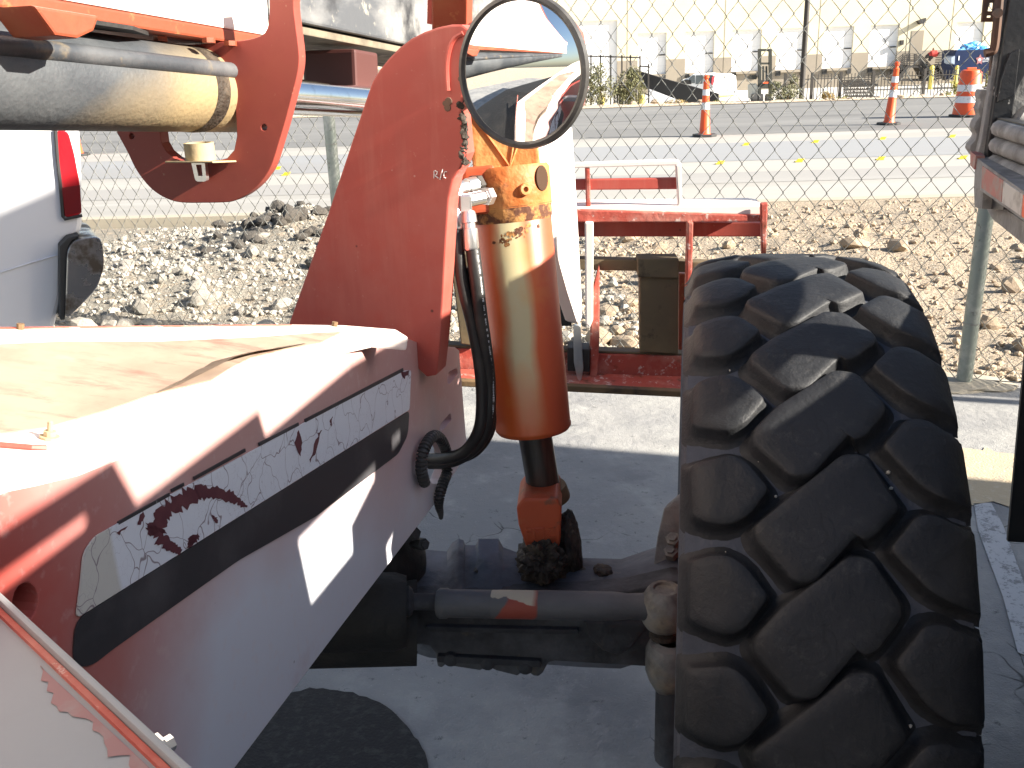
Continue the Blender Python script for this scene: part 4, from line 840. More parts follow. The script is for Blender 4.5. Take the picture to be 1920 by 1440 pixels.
# ---- verge and freight yard
m_verge = M('desert_verge', (.46,.36,.25), .95, layers=[dict(c=(.56,.46,.34), s=1.2, lo=.4, hi=.6), dict(c=(.32,.21,.12), s=2.5, lo=.55, hi=.68), dict(c=(.6,.52,.42), s=9, lo=.55, hi=.68)], bump=[(8,1,.1)])
def verge_pt(x, u):
    y = 30.0 - .055*x + u*19; n1 = noise.noise(Vector((x*.5, u*8, 1)))*.10 + noise.noise(Vector((x*1.7, u*22, 4)))*.06
    e = min(1, u*9); z = .02 + (.05 + n1)*e - 1.12*u
    return Vector((x, y, z))
bm = nb(); g = []
for i in range(141): g.append([bm.verts.new(verge_pt(-40 + 85*i/140, j/24)) for j in range(25)])
for i in range(140):
    for j in range(24): bm.faces.new((g[i][j], g[i+1][j], g[i+1][j+1], g[i][j+1]))
obj('verge', bm, m_verge, kind='structure', smooth=True, origin=(0,35,0))
m_lot = M('pale_lot', (.55,.53,.49), .9, layers=[dict(c=(.46,.44,.41), s=.2, lo=.45, hi=.65)])
LOTZ = -1.75
bm = nb(); bm.faces.new([bm.verts.new(p) for p in ((-70,44,LOTZ+.5),(75,40,LOTZ+.5),(75,56,LOTZ),(-70,56,LOTZ))]); bm.faces.new([bm.verts.new(p) for p in ((-70,56,LOTZ),(75,56,LOTZ),(75,130,LOTZ),(-70,130,LOTZ))]); bmesh.ops.remove_doubles(bm, verts=bm.verts, dist=.001)
obj('lot', bm, m_lot, kind='structure')
bm = nb(); bm.faces.new([bm.verts.new(p) for p in ((-900,-500,-2.6),(900,-500,-2.6),(900,1300,-2.6),(-900,1300,-2.6))]); obj('terrain', bm, m_verge, kind='structure')

# ---- chain-link fence
m_galv = M('galvanised', (.26,.26,.24), .5, .5)
m_post = M('fence_post_paint', (.24,.27,.24), .55, .3, layers=[dict(c=(.36,.37,.34), s=12, lo=.5, hi=.7), dict(c=(.15,.15,.14), s=30, lo=.6, hi=.7)])
FEN = thing('chain_link_fence', 'grey chain link fence between the yard and the rubble bank', 'fence', FA)
FH = 1.93
def fpt(s, h): return FA + FD*s + Z*h
for s, hgt, r_ in ((0, 2.05, .037), (3.52, 2.05, .034), (-3.4, 2.05, .037), (6.85, 2.05, .037)):
    bm = nb(); tube(bm, [fpt(s,-.05) - FNV*.035, fpt(s,hgt) - FNV*.035], r_, 18); obj('post', bm, m_post, FEN, smooth=True)
    bm = nb(); tube(bm, [fpt(s,.33) - FNV*.035, fpt(s,.335) - FNV*.035], r_+.003, 18); tube(bm, [fpt(s,1.2) - FNV*.035, fpt(s,1.205) - FNV*.035], r_+.003, 18); obj('post_tie', bm, m_galv, FEN)
bm = nb(); tube(bm, [fpt(-4,.03), fpt(9,.03)], .003, 6); obj('tension_wire', bm, m_galv, FEN)
bm = nb(); lump(bm, FA + Z*.0, (.22,.16,.035), 3, .3, 2, 1); obj('post_footing', bm, m_kerb, FEN)
DW, DH = .106, .142
def strand(flip):
    bm = nb(); pts = []; n_ = int(FH/(DH/2))
    for k in range(n_+1):
        side_ = (k % 2) ^ flip; sx = (DW/4+.003)*(1 if side_ else -1)
        p = FD*sx + Z*(k*DH/2); yy = .004*(1 if side_ else -1)
        pts.append(p + FNV*yy)
    pts[-1] = pts[-2]*.35 + pts[-1]*.65
    tube(bm, pts, .0025, 5, cap=False)
    me = bpy.data.meshes.new('wire'); bm.to_mesh(me); bm.free(); me.materials.append(m_galv); me.shade_smooth(); return me
ST = [strand(0), strand(1)]
k = 0; s = -2.9
while s < 8.2:
    o = bpy.data.objects.new('wire', ST[k % 2]); o.location = FD*s + Z*.03; COL.objects.link(o); o.parent = FEN; s += DW/2; k += 1

# ---- slim cones and barrel
m_or = M('safety_orange', (.80,.10,.02), .5, layers=[dict(c=(.62,.09,.04), s=9, lo=.55, hi=.75)])
m_wh = M('reflective_white', (.75,.74,.74), .45, layers=[dict(c=(.6,.58,.56), s=20, lo=.55, hi=.7)])
m_blk = M('black_rubber_base', (.03,.03,.03), .7)
def slim_cone(px, py, Hh, label, lean=0):
    b = PG(px, py); t = thing('traffic_cone', label, 'traffic cone', b, 'slim cones along the closed lane')
    bm = nb(); poly_prism(bm, [b + Vector((.24*math.cos(a), .24*math.sin(a), .0)) for a in [math.pi/8 + k*math.pi/4 for k in range(8)]], Z*.05); obj('base', bm, m_blk, t, bev=.01)
    d = Vector((lean, 0, 1)).normalized()
    def rad(f): return .105 - .06*f
    def sec(name, f0, f1, mat, e=0):
        bm = nb(); lathe(bm, b, d, [(.05 + Hh*f0, rad(f0)+e), (.05 + Hh*f1, rad(f1)+e)], 20); return obj(name, bm, mat, t, smooth=True)
    bm = nb(); lathe(bm, b, d, [(.05,rad(0)+.02),(.08,rad(0)),(.05+Hh*.86,rad(.86)),(.05+Hh*.88,.06),(.05+Hh*.90,.035),(.05+Hh*.93,.03),(.05+Hh*.95,.05),(.05+Hh*.99,.05),(.05+Hh,.03),(.05+Hh,0)], 20); obj('body', bm, m_or, t, smooth=True)
    sec('white_band', .42, .54, m_wh, .004); sec('white_band', .66, .76, m_wh, .004)
slim_cone(1321, 256, 1.10, 'slim orange cone with two white bands in front of the dark ramp', 0)
slim_cone(1666, 234, 1.20, 'slim orange cone with two white bands in front of the picket fence stairs', .05)
slim_cone(146, 292, 1.0, 'slim orange cone half hidden behind the red tail light', 0)
b = PG(1811, 219); bt = thing('traffic_barrel', 'fat orange traffic barrel with white stripes beside the truck corner', 'traffic barrel', b)
bm = nb(); lathe(bm, b, Z, [(0,.34),(.0,.36),(.05,.36),(.06,.29)], 28); obj('base', bm, m_blk, bt)
prof = [(.05,.29),(.25,.275),(.27,.262),(.48,.255),(.50,.245),(.72,.238),(.74,.228),(.93,.222),(.98,.20),(1.0,.16),(1.0,0)]
bm = nb(); lathe(bm, b, Z, prof, 28); obj('body', bm, m_or, bt, smooth=True)
for a0, a1, r_ in ((.31,.45,.263), (.55,.69,.246)):
    bm = nb(); lathe(bm, b, Z, [(a0, r_), (a1, r_-.004)], 28); obj('white_stripe', bm, m_wh, bt, smooth=True)
bm = nb(); bar(bm, b + Vector((-.1,0,1.02)), b + Vector((.1,0,1.02)), .05, .05); obj('handle', bm, m_or, bt, bev=.01)

# ================================================================== WAREHOUSE AND ITS YARD
WZ = LOTZ
WB0 = P(1337, 150, 76); WB0.z = WZ
WBD = Vector((1, -.03, 0)).normalized(); WBN = Vector((-WBD.y, WBD.x, 0)); WBN = -WBN if WBN.y > 0 else WBN    # towards the road
def wx(px, py=110): p = PP(px, py, WB0, WBN); return (p-WB0).dot(WBD)
def wpnt(x, z, off=0): return WB0 + WBD*x + WBN*off + Z*z
WH = thing('warehouse', 'long cream warehouse with white dock doors and a taupe base band', 'building', WB0)
m_cream = M('cream_tilt_up', (.66,.60,.44), .85, layers=[dict(c=(.60,.54,.40), s=.25, lo=.45, hi=.65)])
m_taupe = M('taupe_band', (.30,.26,.205), .85, layers=[dict(c=(.27,.235,.19), s=.4, lo=.45, hi=.65)])
m_door = M('white_dock_door', (.80,.80,.80), .6)
m_gap = M('dark_joint', (.2,.18,.14), .9)
m_dk = M('dark_bronze', (.035,.032,.03), .6)
m_grate = M('dark_grating', (.045,.042,.04), .6, .3)
doors = [(1078,1157,12.0,'d')] + [(a, b, 0, '') for a, b in ((1196,1249),(1285,1338),(1372,1426),(1455,1510),(1542,1597),(1628,1681),(1787,1838))]
ZT, ZB = 4.55, 1.45       # dock door head and sill above the lot
def face(bm, pts): bm.faces.new([bm.verts.new(p) for p in pts])
cols = []; xs = [-62]
for (a, b, _, d) in doors: xs += [wx(a), wx(b)]
xs.append(60)
bm = nb(); bmt = nb()
HB, HT = 2.55, 13.0
for k in range(0, len(xs)-1):
    x0, x1 = xs[k], xs[k+1]; is_door = k % 2 == 1
    if not is_door:
        box(bm, wpnt((x0+x1)/2, (HB+HT)/2, -.25), (x1-x0, .5, HT-HB), (WBD, WBN, Z)); box(bmt, wpnt((x0+x1)/2, HB/2, -.25), (x1-x0, .5, HB), (WBD, WBN, Z))
    else:
        d = doors[k//2]; zt = 5.6 if d[3] else ZT; zb = 0 if d[3] else ZB
        box(bm, wpnt((x0+x1)/2, (zt+HT)/2, -.25), (x1-x0, .5, HT-zt), (WBD, WBN, Z))
        if zb: box(bmt, wpnt((x0+x1)/2, zb/2, -.25), (x1-x0, .5, zb), (WBD, WBN, Z))
obj('wall', bm, m_cream, WH); obj('base_band', bmt, m_taupe, WH)
for k, d in enumerate(doors):
    x0, x1 = xs[2*k+1], xs[2*k+2]; zt = 5.6 if d[3] else ZT; zb = 0 if d[3] else ZB
    bm = nb(); box(bm, wpnt((x0+x1)/2, (zt+zb)/2, -.24), (x1-x0, .1, zt-zb), (WBD, WBN, Z)); do = obj('dock_door', bm, m_door, WH)
    if not d[3]:
        bm = nb()
        for j in range(1, 5): box(bm, wpnt((x0+x1)/2, zb + (zt-zb)*j/5, -.188), (x1-x0, .006, .02), (WBD, WBN, Z))
        obj('panel_seam', bm, M('seam', (.62,.62,.62), .7) if k == 1 else bpy.data.materials['seam'], do)
        bm = nb(); box(bm, wpnt(x1-.35, zb+1.45, -.16), (.55,.06,.09), (WBD, WBN, Z)); obj('door_handle', bm, m_dk, do)
        for xx in (x0+.2, x1-.2):
            bm = nb(); box(bm, wpnt(xx, zb-.25, .09), (.35,.18,.4), (WBD, WBN, Z)); obj('dock_bumper', bm, m_blk, WH)
        bm = nb(); box(bm, wpnt((x0+x1)/2, zb-.12, .14), (1.6,.28,.12), (WBD, WBN, Z)); obj('dock_leveller', bm, m_taupe, WH)
for px in (1176,1357,1532,1697,1778,1855):
    bm = nb(); box(bm, wpnt(wx(px), 6.5, .004), (.03,.02,13), (WBD, WBN, Z)); obj('panel_joint', bm, m_gap, WH)
x = wx(1716); bm = nb(); box(bm, wpnt(x, 2.95, .01), (.95,.04,2.2), (WBD, WBN, Z)); obj('entry_door', bm, m_taupe, WH)
bm = nb(); poly_prism(bm, [wpnt(x-.25, 4.75), wpnt(x+.35, 4.95), wpnt(x+.35, 4.6), wpnt(x-.05, 4.5)], WBN*.5); obj('wall_light', bm, m_dk, WH)
bm = nb(); box(bm, wpnt(wx(1687), 3.2, .1), (.25,.2,.35), (WBD, WBN, Z)); obj('wall_box', bm, m_dk, WH)

# metal stairs in front of the entry door
def G2(px, py, z): return P(px, py, z)
SQ0 = wpnt(wx(1716), 0, 1.4); ST_ = thing('metal_stairs', 'dark metal stairs with railings rising to the warehouse door', 'stairs', SQ0)
SD0 = wpnt(0, 0, 1.9)
def SP(px, py): return PP(px, py, SD0, WBN)
def sbar(name, a, b, w, dpt=.9, mat=None):
    for q in (0, dpt):
        bm = nb(); bar(bm, SP(*a) - WBN*q, SP(*b) - WBN*q, w, .06, Z); obj(name, bm, mat or m_grate, ST_)
bm = nb(); poly_prism(bm, [SP(*q) for q in ((1701,123),(1725,123),(1745,152),(1676,152))], -WBN*1.2, [[SP(*q) for q in ((1704,127),(1722,127),(1734,148),(1688,148))]]); obj('landing', bm, m_grate, ST_)
for j in range(8):
    f = j/8
    for a, b in (((1701,122),(1664,153)), ((1726,123),(1746,153))):
        px, py = a[0]+(b[0]-a[0])*f, a[1]+(b[1]-a[1])*f
        bm = nb(); box(bm, SP(px, py) - WBN*.55, (.30, 1.1, .05), (WBD, WBN, Z)); obj('tread', bm, m_grate, ST_)
for k in range(6):
    sbar('rail', (1701,102+k*3.6), (1676,122+k*3.6), .05); sbar('rail', (1701,101+k*3.6), (1724,101+k*3.6), .04); sbar('rail', (1725,101+k*3.6), (1750,128+k*3.6), .05)
for a in ((1701,101,123),(1724,101,123),(1690,112,132),(1738,115,138),(1714,101,123)): sbar('rail_post', (a[0],a[1]), (a[0],a[2]), .06)
# second flight stacked to the right
SB0 = SP(1765,150); SB0.z = WZ; S2 = thing('steel_steps', 'spare grey steel steps leaning with railing slats beside the blue compactor', 'stairs', SB0)
for k in range(9):
    bm = nb(); bar(bm, SP(1756+k*.4, 124-k*3.2+0), SP(1784, 122-k*3.0), .05, .8, Z); obj('step_slat', bm, m_grate, S2)
for k in range(8):
    bm = nb(); bar(bm, SP(1757+k*3.5, 121), SP(1768+k*2.6, 148), .05, .08, WBD); obj('step_bar', bm, m_grate, S2)
bm = nb(); bar(bm, SP(1755,122), SP(1772,150), .10, .8, WBD); bar(bm, SP(1778,112), SP(1788,148), .08, .8, WBD); obj('step_side', bm, m_grate, S2)
for k in range(7):
    bm = nb(); bar(bm, SP(1733+k*1.5, 128+k*3.8), SP(1757+k*1.2, 121+k*4.2), .07, .7, Z); obj('lower_step', bm, m_grate, S2)

# person in a red top bending over the steps
m_redcloth = M('red_cloth', (.50,.05,.04), .8); m_skin = M('skin', (.35,.2,.13), .6); m_trou = M('dark_trousers', (.06,.05,.045), .8)
PB = SP(1748,114); PE = thing('person', 'person in a red top bending over the metal stairs', 'person', PB)
def body(pts, mat, name):
    bm = nb(); tube(bm, spline([SP(*q[:2]) for q in pts], 5), [a for q in pts for a in [q[2]]*5][:len(pts)*5-4], 10); return obj(name, bm, mat, PE, smooth=True)
body([(1741,103,.16),(1746,101,.24),(1752,101,.25),(1757,100,.2)], m_redcloth, 'torso')
body([(1742,103,.15),(1737,107,.11),(1735,109,.08)], m_trou, 'leg'); body([(1748,104,.15),(1744,110,.11),(1742,114,.08)], m_trou, 'leg')
body([(1755,100,.08),(1758,101,.07),(1761,101,.06)], m_redcloth, 'arm')
bm = nb(); lump(bm, SP(1750.5,92.5), (.10,.11,.13), 2, .05); obj('head', bm, m_skin, PE, smooth=True)
body([(1750.5,98,.06),(1750.5,94,.05)], m_skin, 'neck')

# blue compactor container with its emblem
m_blue = M('navy_paint', (.007,.018,.060), .7, spec=.2, layers=[dict(c=(.010,.024,.075), s=2, lo=.5, hi=.7)])
CN0 = wpnt(0, 0, 9.0)
def DP(px, py, off=0): return PP(px, py, CN0 + WBN*off, WBN)
cb = DP(1830,152); DU = thing('compactor_container', 'navy blue waste container with a red star emblem and bulging blue bags', 'waste container', cb)
bm = nb(); poly_prism(bm, [DP(*q) for q in ((1792,96),(1794,94),(1880,92),(1885,146),(1796,150),(1788,124),(1790,100))], -WBN*2.2); dbody = obj('body', bm, m_blue, DU, bev=.05)
bm = nb(); poly_prism(bm, [DP(*q) for q in ((1783,108),(1791,104),(1791,122),(1783,118))], -WBN*1.2); obj('ram_box', bm, M('pale_blue', (.3,.36,.45), .6), DU, bev=.03)
bm = nb(); star = []
for k in range(10):
    a = math.pi/2 + k*math.pi/5; r_ = .30 if k % 2 == 0 else .17; star.append(DP(1837,112,.012) + WBD*r_*math.cos(a) + Z*r_*1.25*math.sin(a))
poly_prism(bm, star, WBN*.01); obj('emblem', bm, M('emblem_red', (.30,.12,.13), .6), DU)
bm = nb(); lathe(bm, DP(1837,112,.026), WBN, [(0,.10),(.004,.10),(.004,0)], 12); obj('emblem_center', bm, M('emblem_pale', (.7,.6,.6), .6), DU)
m_lett = M('white_lettering', (.7,.72,.76), .6)
text_mesh('REPUBLIC', .22, .006, WBD, Z, DP(1849,110.5,.014), m_lett, 'lettering', DU); text_mesh('SERVICES', .15, .006, WBD, Z, DP(1850,115,.014), m_lett, 'lettering', DU)
bm = nb(); box(bm, DP(1798,109,.02), (.07,.02,.3), (WBD, WBN, Z)); obj('placard', bm, m_lett, DU)
bm = nb(); lump(bm, DP(1824,92,-.8), (1.0,.6,.42), 4, .45, 2.4, 2.); lump(bm, DP(1838,93,-.8), (.5,.5,.25), 3, .5, 3, 5.)
tag(obj('blue_bag', bm, M('blue_plastic', (.08,.34,.72), .35, layers=[dict(c=(.35,.6,.85), s=3, lo=.5, hi=.65)]), smooth=False), 'bright blue plastic bags heaped on the navy waste container', 'plastic bag')
for px, lb in ((1905,'green waste container edge seen behind the black truck post'),):
    bm = nb(); c = DP(px,140); c.z = WZ; t = thing('waste_container', lb, 'waste container', c)
    poly_prism(bm, [DP(*q) for q in ((1880,104),(1935,100),(1935,162),(1880,164))], -WBN*2); obj('body', bm, M('green_paint', (.02,.10,.05), .6), t, bev=.04)
    bm = nb(); poly_prism(bm, [DP(*q) for q in ((1878,95),(1937,92),(1937,100),(1878,104))], -WBN*2); obj('lid', bm, M('lid_blue', (.05,.22,.5), .5), t, bev=.03)

# bollards
def bollard(px, py0, py1, z, r_, lb):
    a = P(px, py1, z); b = P(px, py0, z); a.z = min(a.z, a.z); t = nb(); lathe(t, Vector((b.x, b.y, a.z-.4)), Z, [(0,r_),(b.z-a.z+.32,r_),(b.z-a.z+.39,r_*.7),(b.z-a.z+.41,0)], 14)
    tag(obj('bollard', t, M('bollard_yellow', (.72,.58,.10), .6) if 'bollard_yellow' not in bpy.data.materials else bpy.data.materials['bollard_yellow'], smooth=True), lb, 'bollard', 'yellow bollards by the warehouse')
bollard(1748,123,155,58,.13,'yellow bollard at the foot of the metal stairs'); bollard(1795,123,150,58,.11,'yellow bollard in front of the navy container')
bollard(1130,178,200,44,.09,'small yellow bollard left of the desert bush'); bollard(1204,178,203,44,.13,'stout yellow bollard under the dark ramp end')

# dark ramp with parapet walls
m_ramp = M('dark_ramp_concrete', (.030,.028,.026), .85, layers=[dict(c=(.042,.038,.034), s=.8, lo=.45, hi=.65)])
m_rampf = M('ramp_floor', (.42,.42,.43), .9)
RPN = Vector((-.36,-.93,0)).normalized(); RP0 = P(1280,180,52)
def RPp(px, py, off=0): return PP(px, py, RP0 + RPN*off, RPN)
rb = RPp(1280,205); RA_ = thing('loading_ramp', 'dark sloping concrete ramp wall in front of the dock doors', 'ramp', rb)
bm = nb(); poly_prism(bm, [RPp(*q) for q in ((1176,130),(1184,129),(1240,146),(1340,174),(1347,176),(1347,206),(1310,204),(1218,168),(1176,160))], -RPN*.3); obj('parapet', bm, m_ramp, RA_)
bm = nb(); poly_prism(bm, [RPp(*q, .02) for q in ((1216,166),(1310,202),(1318,205),(1216,205))], -RPN*.02); a_ = [RPp(1216,166,.02), RPp(1312,203,.02), RPp(1312,206,2.5), RPp(1216,205,2.5)]
face(bm, a_); obj('ramp_slope', bm, m_rampf, RA_)
bm = nb(); poly_prism(bm, [RPp(*q, .03) for q in ((1150,160),(1200,158),(1200,200),(1150,200))], -RPN*.2); obj('pit_wall', bm, m_dk, RA_)

# pipe gate frame with pickets near the ramp
GP0 = P(1150,150,47); GPN = Vector((0,-1,0))
def GP(px, py): return PP(px, py, GP0, GPN)
gf = thing('metal_gate_frame', 'thin black metal gate frame with tall bars behind the desert bush', 'gate', GP(1150,200))
for px, y0, y1 in ((1108,103,200),(1126,103,200),(1145,103,200),(1166,103,200),(1182,103,200),(1200,104,200),(1216,120,200)):
    bm = nb(); bar(bm, GP(px,y1), GP(px,y0), .07, .07); obj('bar', bm, m_dk, gf)
for a, b in (((1097,105),(1200,108)), ((1200,124),(1216,125)), ((1200,156),(1150,156)), ((1200,173),(1216,178))):
    bm = nb(); bar(bm, GP(*a), GP(*b), .07, .07); obj('rail', bm, m_dk, gf)
m_palebar = M('pale_bar', (.4,.38,.36), .6)
for px in range(1150, 1196, 5):
    bm = nb(); bar(bm, GP(px,198), GP(px,160 if px > 1180 else 178), .05, .05); obj('picket', bm, m_palebar, gf)

# white work van
m_vanw = M('van_white', (.78,.78,.77), .35, coat=.3); m_glass = M('van_glass', (.12,.14,.145), .1, spec=.8); m_tail = M('tail_red', (.5,.02,.03), .25)
VP0 = P(1360,165,66); VPN = Vector((-.25,-.97,0)).normalized(); VPD = Vector((.97,-.25,0)).normalized()
def VV(px, py, off=0): return PP(px, py, VP0 + VPN*off, VPN)
vb_ = VV(1340,192); vb_.z = WZ; VA = thing('work_van', 'white work van with dark side windows parked beyond the ramp', 'van', vb_)
bm = nb(); poly_prism(bm, [VV(*q) for q in ((1275,158),(1279,149),(1290,147),(1299,139),(1340,137),(1340,180),(1275,182))], -VPN*2.0); obj('body', bm, m_vanw, VA, bev=.12, seg=3)
VR = Vector((.75,-.66,0)).normalized(); VR0 = VV(1338,160)
def VRp(px, py, off=0): return PP(px, py, VR0 + VR*off, VR)
bm = nb(); poly_prism(bm, [VRp(*q) for q in ((1339,140),(1342,137),(1372,138),(1380,142),(1383,180),(1339,181))], -VR*.8); obj('rear', bm, m_vanw, VA, bev=.06, seg=3)
for pts in ([(1292,147),(1299,141),(1303,141),(1303,156),(1291,157)], [(1305,141),(1318,141),(1317,157),(1304,158)], [(1320,141),(1337,141),(1335,156),(1319,157)]):
    bm = nb(); poly_prism(bm, [VV(*q, .03) for q in pts], -VPN*.05); obj('side_window', bm, m_glass, VA)
bm = nb(); poly_prism(bm, [VV(*q, .03) for q in ((1276,153),(1286,149),(1296,150),(1296,158),(1276,158))], -VPN*.05); obj('hood', bm, m_dk, VA)
bm = nb(); poly_prism(bm, [VRp(*q, .06) for q in ((1336,146),(1341,141),(1340,150),(1338,159),(1335,158))], -VR*.08); obj('tail_light', bm, m_tail, VA)
bm = nb(); poly_prism(bm, [VRp(*q, .3) for q in ((1345,180),(1382,178),(1384,182),(1370,187),(1345,187))], -VR*.4); obj('bumper', bm, m_dk, VA, bev=.03)
bm = nb(); poly_prism(bm, [VRp(*q, .31) for q in ((1347,178),(1375,177),(1382,180),(1347,181))], -VR*.05); obj('step_strip', bm, bpy.data.materials['bollard_yellow'], VA)
bm = nb(); c = VRp(1368,188,.0); lathe(bm, c, VPD, [(-.15,0),(-.15,.36),(.15,.36),(.15,0)], 16); obj('wheel', bm, m_blk, VA)
bm = nb(); tube(bm, [VRp(1363,167,.03), VRp(1370,165,.03), VRp(1372,164,.03), VRp(1366,170,.03), VRp(1363,168,.03)], .03, 5); obj('door_badge', bm, m_gap, VA)
text_mesh('CKS', .33, .01, VPD, Z, VV(1328,162.5,.05), m_dk, 'lettering', VA)

# forklift
FL0 = P(1432,160,60); FLN = Vector((0,-1,0))
def FV(px, py, off=0): return PP(px, py, FL0 + FLN*off, FLN)
fb = FV(1432,190); fb.z = WZ; FL = thing('forklift', 'dark forklift with a tall raised mast standing before the dock doors', 'forklift', fb)
m_fl = M('forklift_dark', (.022,.024,.019), .6); m_flb = M('forklift_pale', (.45,.45,.40), .6)
for px in (1424,1444):
    bm = nb(); bar(bm, FV(px,180), FV(px,92), .17, .25, WBD); obj('mast', bm, m_fl, FL)
for px in (1431,1437):
    bm = nb(); bar(bm, FV(px,160), FV(px,124), .11, .12, WBD); obj('mast_cylinder', bm, m_fl, FL)
for y, h in ((94,.15),(119,.12),(158,.5)):
    bm = nb(); bar(bm, FV(1423,y), FV(1446,y), h, .2, Z); obj('crossbar', bm, m_fl, FL)
bm = nb(); bar(bm, FV(1430,155,.2), FV(1440,155,.2), .09, .1, Z); obj('orange_strip', bm, m_or, FL)
bm = nb(); poly_prism(bm, [FV(*q) for q in ((1410,160),(1418,156),(1424,165),(1424,186),(1411,186))], -FLN*1.2); obj('body', bm, m_flb, FL, bev=.06)
bm = nb(); poly_prism(bm, [FV(*q) for q in ((1405,146),(1412,140),(1420,142),(1419,149),(1406,149))], -FLN*.8); obj('seat_guard', bm, m_fl, FL, bev=.04)
for px in (1414,1425,1440):
    bm = nb(); lathe(bm, FV(px,185,.1), WBD, [(-.15,0),(-.15,.3),(.15,.3),(.15,0)], 14); obj('wheel', bm, m_blk, FL)

# picket fence along the lot
PF0 = P(1500,199,45.5); PFD = Vector((1,-.04,0)).normalized(); PFN = Vector((-.04,-1,0)).normalized()
def PFp(px, py): return PP(px, py, PF0, PFN)
PF = thing('picket_fence', 'black steel picket fence along the freight yard', 'fence', PF0)
a, b = PFp(1468,200), PFp(1856,190); n_ = int((b-a).length/.155)
bm = nb()
for k in range(n_):
    p = a + (b-a)*(k/n_); bar(bm, Vector((p.x,p.y,PF0.z-.1)), Vector((p.x,p.y,PF0.z+1.42)), .03, .03)
obj('pickets', bm, m_dk, PF, kind='stuff')
for zz in (.12, 1.22):
    bm = nb(); bar(bm, Vector((a.x,a.y,PF0.z+zz)), Vector((b.x,b.y,PF0.z+zz)), .05, .04); obj('rail', bm, m_dk, PF)
for px in (1470,1520,1573,1633,1729):
    p = PFp(px,190); bm = nb(); bar(bm, Vector((p.x,p.y,PF0.z-.2)), Vector((p.x,p.y,PF0.z+1.52)), .12, .12); obj('post', bm, m_dk, PF)
# expanded steel panels leaning on the picket fence
GR0 = PFp(1600,195) + PFN*.4; gr = thing('steel_grating', 'stack of dark diamond grating leaning on the picket fence', 'grating', GR0)
def GQ(px, py): return PP(px, py, GR0, PFN)
rr = random.Random(9)
for k in range(7):
    for s_ in (0, 1):
        bm = nb(); y = 152 + k*6.2
        for j in range(14):
            x0_ = 1580 + j*3.8 + k*1.3; bar(bm, GQ(x0_, y), GQ(x0_ + (2.2 if s_ else -1.4), y+4.6), .04, .03)
        obj('diamond_row', bm, m_dk, gr)
for k in range(8):
    bm = nb(); bar(bm, GQ(1578+k*1.2, 151+k*6), GQ(1632+k*2, 149+k*6.4), .05, .05); obj('grating_bar', bm, m_dk, gr)

# light pole
pb = P(1501,204,44); pt = P(1524,-60,44)
bm = nb(); tube(bm, [pb - Z*.4, Vector((pb.x, pb.y, 7.5))], [.13,.11], 12); tag(obj('light_pole', bm, m_dk, smooth=True), 'tall dark light pole rising before the dock doors', 'light pole')

# ---- bushes and weeds
def leafy(bm, c, size, n, leaf, rg, up=.0):
    for k in range(n):
        d = Vector((rg.gauss(0,1), rg.gauss(0,1), rg.gauss(0,1))).normalized()*(rg.random()**.45)
        p = Vector(c) + Vector((d.x*size[0], d.y*size[1], d.z*size[2]))
        q = noise.noise(p*2.3/max(size[0],.2) + Vector((3,1,2)))
        if q < -.12: continue
        a = Vector((rg.gauss(0,1), rg.gauss(0,1), rg.gauss(0,1)+up)).normalized(); x, y, _ = frame_of(a); l = leaf*rg.uniform(.6,1.4); w_ = l*.35
        bm.faces.new([bm.verts.new(p + s) for s in (-y*w_*.5, x*w_, y*l, -x*w_)])
m_leaf = M('desert_leaf', (.14,.145,.07), .8, layers=[dict(c=(.21,.195,.10), s=3, lo=.45, hi=.65)]); m_leaf2 = M('grey_leaf', (.19,.20,.12), .8, layers=[dict(c=(.17,.16,.09), s=3, lo=.45, hi=.65)])
m_straw = M('dry_straw', (.36,.27,.11), .9); m_weed = M('yellow_weed', (.26,.25,.05), .8); m_twig = M('twig', (.14,.10,.06), .9)
def bush(name, px, py, z, lobes, mat, lb, cat, seed, leaf=.09, stems=6):
    rg = random.Random(seed); b = P(px, py, z); t = thing(name, lb, cat, b)
    bm = nb()
    for (dx, dz, sx, sz, n) in lobes: leafy(bm, b + Vector((dx, 0, dz)), (sx*1.15, sx*.9, sz*1.1), int(n*4.2), leaf*.85, rg, .3)
    obj('foliage', bm, mat, t)
    bm = nb()
    for k in range(stems):
        l = rg.choice(lobes); tube(bm, spline([b + Vector((rg.gauss(0,.08), 0, -.1)), b + Vector((l[0]*.4, 0, l[1]*.5)), b + Vector((l[0]+rg.gauss(0,l[2]*.4), rg.gauss(0,.2), l[1]+rg.gauss(0,l[3]*.3)))], 4), [.03]*4+[.02]*4+[.01], 5)
    obj('stem', bm, m_twig, t)
bush('desert_bush', 1128, 199, 41.5, [(-.55,1.0,.55,.7,420),(.05,.75,.6,.6,420),(-.5,.45,.7,.5,420),(-.15,1.45,.35,.4,200)], m_leaf, 'olive green desert bush left of the thin gate frame, beside the mirror', 'bush', 3, .08)
bush('desert_bush', 1180, 200, 42.5, [(0,1.0,.6,.55,420),(.15,.55,.6,.5,420),(-.25,.5,.5,.5,320),(.2,1.45,.35,.3,200)], m_leaf, 'olive green desert bush in front of the dark ramp end', 'bush', 5, .08)
bush('desert_bush', 1472, 203, 42, [(-.3,.65,.5,.45,330),(.25,.55,.45,.5,330),(-.5,.95,.25,.25,120),(.3,1.15,.2,.3,90),(0,.2,.5,.25,220)], m_leaf2, 'grey green desert bush at the foot of the light pole', 'bush', 8, .08)
bush('dry_bush', 1551, 199, 43.5, [(0,.3,.30,.34,420),(-.12,.5,.16,.16,150)], m_straw, 'round tan dry bush before the picket fence', 'bush', 9, .06, 3)
bush('low_shrub', 1580, 198, 43.5, [(0,.2,.35,.24,300)], m_weed, 'low yellow green shrub beside the dry bush', 'bush', 10, .05, 3)
